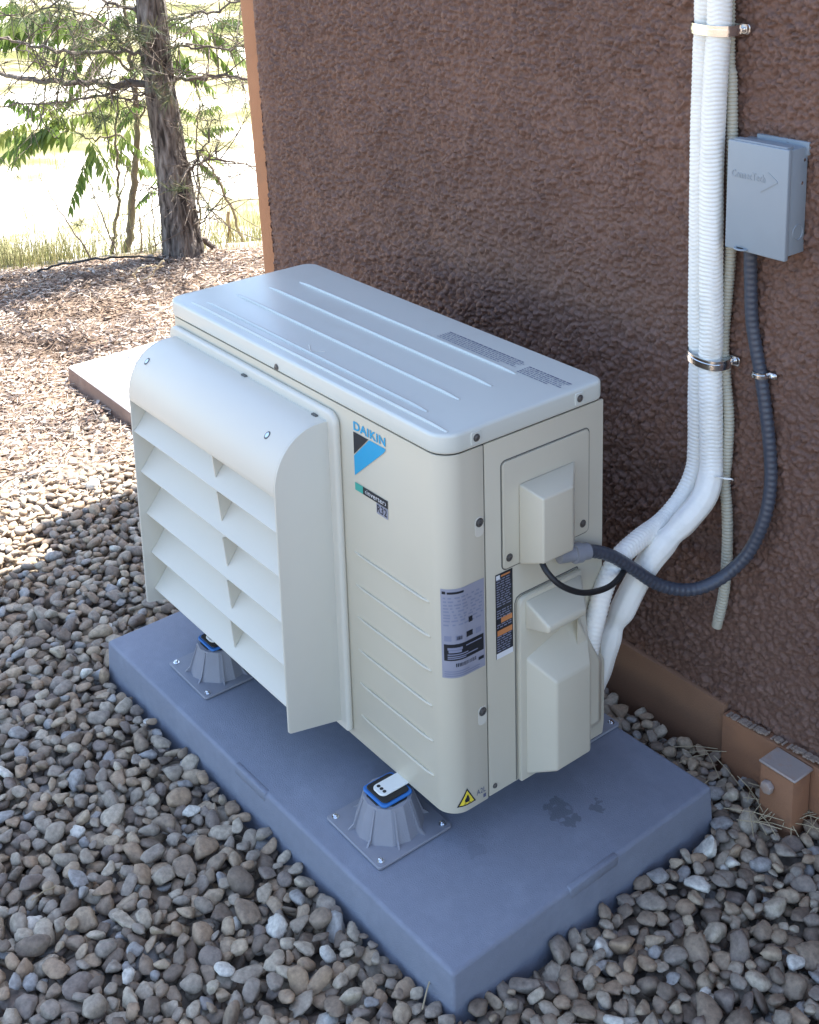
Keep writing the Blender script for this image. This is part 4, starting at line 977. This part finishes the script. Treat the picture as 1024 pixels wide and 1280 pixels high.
br = [([(190, 103), (150, 105), (100, 103), (50, 100), (0, 92, .2), (-60, 80, .4)], 5, 2.5), ([(193, 66), (150, 64), (90, 66), (40, 58, .1), (0, 49, .2), (-60, 40, .3)], 3.2, 1.4),
      ([(210, 104), (228, 99), (260, 96), (303, 98), (345, 104)], 3.2, 1.6), ([(203, 60), (240, 58), (290, 60), (340, 55)], 2.0, 1.0), ([(232, 245), (238, 215), (250, 190), (262, 178)], 2.4, .8),
      ([(229, 222, -.1), (255, 200), (285, 202), (313, 208)], 1.8, .9), ([(190, 20), (150, 8), (100, -10), (40, -20)], 3, 1.2), ([(195, 30), (240, 20), (280, 10), (320, -15)], 2.6, 1.0),
      ([(190, 95), (130, 120), (60, 128), (0, 132), (-40, 140)], 1.8, .8), ([(195, 110), (160, 125), (120, 112), (70, 80), (20, 60)], 1.6, .6), ([(186, -20), (120, -30), (60, 10), (10, 20)], 2.2, .8),
      ([(235, 275), (250, 262), (268, 262), (290, 250)], 1.3, .5), ([(240, 285), (262, 272), (280, 274)], 1.1, .5), ([(222, 232), (205, 228), (188, 236), (175, 230)], 1.2, .5)]
for k, (c, u0, sp_) in enumerate(((-200, -1, 3), (-260, 1, 3), (-330, -1, 3), (-400, 1, 3), (-480, -1, 2), (-560, 1, 2), (-640, -1, 1), (-150, 1, 2))):
    L = rr2.uniform(200, 420) * (1 - k * .05); br.append(([(178, c), (178 + u0 * L * .4, c - 30, .3 * (-1) ** k), (178 + u0 * L, c - 20, .9 * (-1) ** k)], 4, 1.2))
cen, axs = [], []; tw_parts = []
for k, (pts, w0, w1) in enumerate(br):
    (V, Fc), P = limb(pts, TD, w0 * PXM, w1 * PXM, 7, .006, 6, k)
    b = mesh('branch', V, Fc, M['bark'], tree, 60); pt = [];
    nt_ = int(np.clip(len(P) * 1.0, 6, 34)) if k < 11 or k > 13 else 6
    for j in range(nt_):
        q = P[rr2.randint(2, len(P))]; d = rr2.randn(3) * np.array([1, 1, .75]); d /= np.linalg.norm(d); L = rr2.uniform(.10, .34)
        pp_ = spline(np.array([q, q + d * L * .5 + rr2.randn(3) * .02, q + d * L + rr2.randn(3) * .04 + np.array([0, 0, -.02])]), 4); pt.append(tube(pp_, np.linspace(.0032, .0012, len(pp_)), 4))
        tips = [(pp_[-1], d)]
        for m_ in range(3):
            q2 = pp_[rr2.randint(3, len(pp_))]; d2 = d + rr2.randn(3) * .7; d2 /= np.linalg.norm(d2); L2 = rr2.uniform(.05, .16); e2 = q2 + d2 * L2
            pt.append(tube(np.array([q2, (q2 + e2) / 2 + rr2.randn(3) * .008, e2]), np.array([.0018, .0014, .0009]), 4)); tips.append((e2, d2))
        live = rr2.rand() < (.6 if k > 13 else (.30 if k in (1, 3, 6, 7, 9, 10) else .10))
        if live:
            for c_, d_ in tips: cen.append(c_); axs.append(d_)
    mesh('twigs', *join(pt), M['twig'], b, 60)['kind'] = 'stuff'
for c in (bgp(272, 152, TD), bgp(255, 160, TD), bgp(115, 248, 5.5), bgp(102, 278, 5.5), bgp(138, 246, 5.5)): cen.append(c); axs.append(np.array([.3, .2, .3])); cen.append(c + rr2.randn(3) * .03); axs.append(rr2.randn(3) * .5)
V, Q, tn = tufts(np.array(cen), np.array(axs), 30, .07, 6)
crown = fastmesh('crown', V, Q, M['needle'], tree, False, tn); crown['kind'] = 'stuff'

def compound_leaf(p, d, L, seed, pairs=9):
    """pinnate leaf: arching midrib with a comb of hanging leaflets"""
    r = np.random.RandomState(seed); d = d / np.linalg.norm(d); side = np.cross(d, (0, 0, 1.)); side /= np.linalg.norm(side) + 1e-9
    pos = lambda t: p + d * L * t + np.array([0, 0, .10 * L * t - .30 * L * t * t])
    parts = [tube(np.array([pos(t) for t in np.linspace(0, 1, 7)]), np.linspace(.0022, .0008, 7), 4)]
    for k in range(pairs):
        t = .12 + .88 * k / (pairs - 1); q = pos(t)
        for sg in (-1, 1):
            ll = L * (.40 - .22 * abs(t - .4)) * r.uniform(.85, 1.1); w = ll * .135
            ad = side * sg * r.uniform(.35, .75) + d * .30 + np.array([0, 0, -.8 + r.uniform(-.15, .15)]); ad /= np.linalg.norm(ad)
            wn = d - ad * (d @ ad); wn = wn / np.linalg.norm(wn) + r.randn(3) * .22; wn /= np.linalg.norm(wn); fold = np.cross(wn, ad) * w * .4
            mid = q + ad * ll * .4; tip = q + ad * ll + np.array([0, 0, -.06 * ll])
            V = [q, mid - wn * w + fold, tip, mid + wn * w + fold, mid, q + ad * ll * .75 - wn * w * .6 + fold * .5, q + ad * ll * .75 + wn * w * .6 + fold * .5]
            parts.append((V, [(0, 1, 4), (0, 4, 3), (1, 5, 2, 4), (4, 2, 6, 3)]))
    return join(parts)
def sapling(label, stems, leaves, dist, base, seed, grp='saplings behind the pine'):
    t = thing('sapling', label, 'sapling', tuple(bgp(base[0], base[1], dist)), grp); r = np.random.RandomState(seed)
    for k, (pts, w0, w1) in enumerate(stems):
        (V, Fc), P = limb(pts, dist, w0 * PXM * dist / TD, w1 * PXM * dist / TD, 7, .004, 6, seed + k)
        mesh('stem', V, Fc, M['greentwig'], t, 60)
    for k, (u, v, du, dv, L, dz) in enumerate(leaves):
        p = bgp(u, v, dist + dz); e = bgp(u + du, v + dv, dist + dz + r.uniform(-.12, .12)); V, Fc = compound_leaf(p, e - p, L * 1.02, seed * 50 + k, r.randint(9, 13))
        mesh('leaf', V, Fc, M['leaf'], t, None, np.full(len(V), r.rand()))
    return t
sapling('tall sapling with forked stem and drooping feathery leaves left of the pine', [([(158, 335), (160, 310), (165, 260), (170, 200), (172, 150), (168, 100), (160, 40), (150, -40)], 6, 2), ([(170, 200), (150, 170), (120, 175), (95, 165), (60, 150)], 1.8, .8), ([(171, 160), (185, 120), (190, 90)], 1.6, .7), ([(165, 90), (130, 60), (90, 40), (50, 25), (0, 20)], 2, .9), ([(163, 60), (120, 25), (70, 5), (20, -10)], 2, .9), ([(168, 110), (200, 70), (235, 40), (262, 30)], 1.4, .7)],
    [(100, 168, -45, -8, .30, -.1), (80, 155, -50, 14, .30, -.2), (95, 160, -30, -32, .26, .0), (70, 150, -55, 35, .28, -.2), (110, 172, 20, 30, .22, -.1), (62, 150, -30, -24, .24, .1), (120, 175, -20, 40, .26, 0), (150, 170, -30, -30, .22, .1), (130, 175, 35, 22, .2, .1),
     (90, 40, -40, -25, .26, .1), (60, 28, -50, 12, .28, 0), (50, 25, -35, -25, .26, .2), (20, 20, -40, 20, .28, .1), (100, 45, -10, 38, .24, .1), (130, 60, -25, 30, .22, .1), (70, 5, -40, 18, .28, 0), (40, 0, -30, 25, .26, .1), (110, 18, -20, 30, .24, 0), (10, -8, 25, 30, .26, .1), (130, 30, 28, -20, .24, .1), (30, 14, 28, 30, .24, -.1), (80, 10, 30, 28, .24, .1), (5, 30, 30, 22, .24, .1),
     (190, 90, 28, -20, .2, .2), (185, 120, -26, 20, .2, .2), (235, 40, 30, 20, .22, .2), (255, 32, 35, 22, .22, .2), (220, 55, 20, 34, .2, .2), (262, 28, 30, -12, .2, .2), (172, 150, -26, 26, .2, .1), (170, 190, 30, 20, .18, .2), (160, 130, -40, -10, .2, .2), (75, 118, -8, 12, .2, .1), (100, 125, -34, -6, .24, .1), (40, 150, -30, 8, .24, .1), (120, 140, -34, 4, .22, .1), (60, 20, -44, 4, .3, -.1), (105, 20, -44, -6, .3, 0), (140, 15, -44, 10, .28, .1), (165, 25, -36, 14, .24, .1), (15, 5, -30, 16, .28, 0), (205, 20, 30, 10, .22, .2), (215, 75, 24, 12, .2, .2), (240, 70, -26, 12, .2, .2), (165, 50, -34, 18, .22, .1)], 5.7, (158, 322), 31)
sapling('thin whippy sapling with few small leaves between the pine and forked sapling', [([(140, 338), (142, 300), (148, 250), (147, 200), (146, 140), (150, 95)], 2.6, 1), ([(148, 250), (160, 215), (176, 190)], 1, .5)], [(146, 150, -22, -16, .14, 0), (147, 140, 24, -14, .14, 0), (148, 120, -24, 8, .14, 0), (150, 100, 20, -18, .14, 0), (147, 170, 24, 12, .13, 0), (176, 190, 14, -16, .13, 0)], 5.6, (140, 325), 41)
sapling('bushy sapling leafing low behind the right side of the pine', [([(248, 330), (249, 290), (248, 230), (246, 170), (250, 130)], 1.8, .8), ([(310, 330), (300, 290), (280, 240), (262, 208), (250, 190)], 2.6, 1), ([(262, 322), (255, 290), (262, 250), (275, 220)], 1.2, .5)], [(248, 165, 24, -10, .16, 0), (248, 175, -20, -8, .16, .1), (247, 185, 26, 8, .16, 0), (250, 150, -18, -16, .15, .1), (250, 140, 22, -16, .15, 0), (246, 200, 22, 16, .15, 0), (215, 210, -18, 8, .15, .3), (200, 215, -22, -10, .16, .3), (195, 235, -20, 12, .15, .3)], 5.8, (248, 322), 51)
def stick(name, label, cat, pts, dist, w0, w1, m, grp=None):
    (V, Fc), P = limb(pts, dist, w0 * PXM, w1 * PXM, 6, .003, 5, len(label)); o = mesh(name, V, Fc, m, None, 60); tag(o, label, cat, grp); return o
stick('dead_stem', 'long bare stem leaning from the grass left of the thin sapling', 'stem', [(122, 335), (100, 300), (75, 262), (50, 222)], 5.3, 1.4, .5, M['twig'], 'bare stems in the grass')
stick('dead_stem', 'bare stem leaning across the thin sapling foot', 'stem', [(146, 318), (130, 275), (115, 235), (104, 210)], 5.3, 1.2, .5, M['twig'], 'bare stems in the grass')
stick('dead_stem', 'short straight bare stem between forked sapling and pine', 'stem', [(176, 325), (177, 300), (175, 270)], 5.5, 1.6, 1.0, M['stake'], 'bare stems in the grass')
stick('dead_stem', 'bare stem standing close to the pine foot', 'stem', [(195, 325), (193, 290), (190, 250), (186, 225)], 5.5, 1.2, .6, M['greentwig'], 'bare stems in the grass')
stick('wooden_stake', 'short weathered wooden stake right of the pine', 'stake', [(287, 312), (287, 290), (286, 264)], 6.0, 3.0, 2.6, M['stake'])
stick('fallen_log', 'grey fallen branch lying against the pine foot', 'log', [(252, 298), (266, 308), (282, 318)], 5.3, 4.0, 3.0, M['bark'])
stick('irrigation_tube', 'black irrigation tube arching over the mulch edge', 'tube', [(15, 352), (45, 340), (80, 330), (120, 324), (165, 321), (200, 323), (212, 329)], 5.0, 1.5, 1.4, M['hosebk'])
stick('dry_twig', 'pale looped twig lying on the mulch by the tube end', 'twig', [(205, 326), (195, 336), (188, 345), (176, 351)], 4.75, 1.3, .8, M['straw'], 'pale twigs on the mulch')
stick('dry_twig', 'pale curved twig lying in the mulch below the tube', 'twig', [(170, 348), (167, 342), (176, 334), (192, 332), (205, 333)], 4.75, 1.2, .8, M['straw'], 'pale twigs on the mulch')

# ------------------------------------------------------------------ straw in the gravel by the wall
sp_ = []
for k in range(60):
    if k < 44: u, v = rnd.uniform(935, 1022), rnd.uniform(985, 1035)
    else: u, v = rnd.uniform(800, 960), rnd.uniform(880, 985)
    p = at(u, v, 2, GZ + .018)
    if p[1] > .565 or in_pad(p[0], p[1], .02): continue
    a = rnd.uniform(0, PI); L = rnd.uniform(.02, .05); d = np.array((math.cos(a), math.sin(a), rnd.uniform(-.1, .35))) * L
    sp_.append(tube(np.array([p - d, p + np.array((0, 0, .004)), p + d]), .0008, 4))
for (u0, v0, u1, v1) in ((528, 1262, 540, 1218), (70, 1108, 40, 1125)):
    p_, q_ = at(u0, v0, 2, GZ + .012), at(u1, v1, 2, GZ + .022); sp_.append(tube(np.array([p_, (p_ + q_) / 2 + np.array((0, 0, .004)), q_]), .0012, 5))
tag(mesh('straw', *join(sp_), M['straw'], None), 'dry needles and straw caught in the gravel by the bracket', 'straw', kind='stuff')
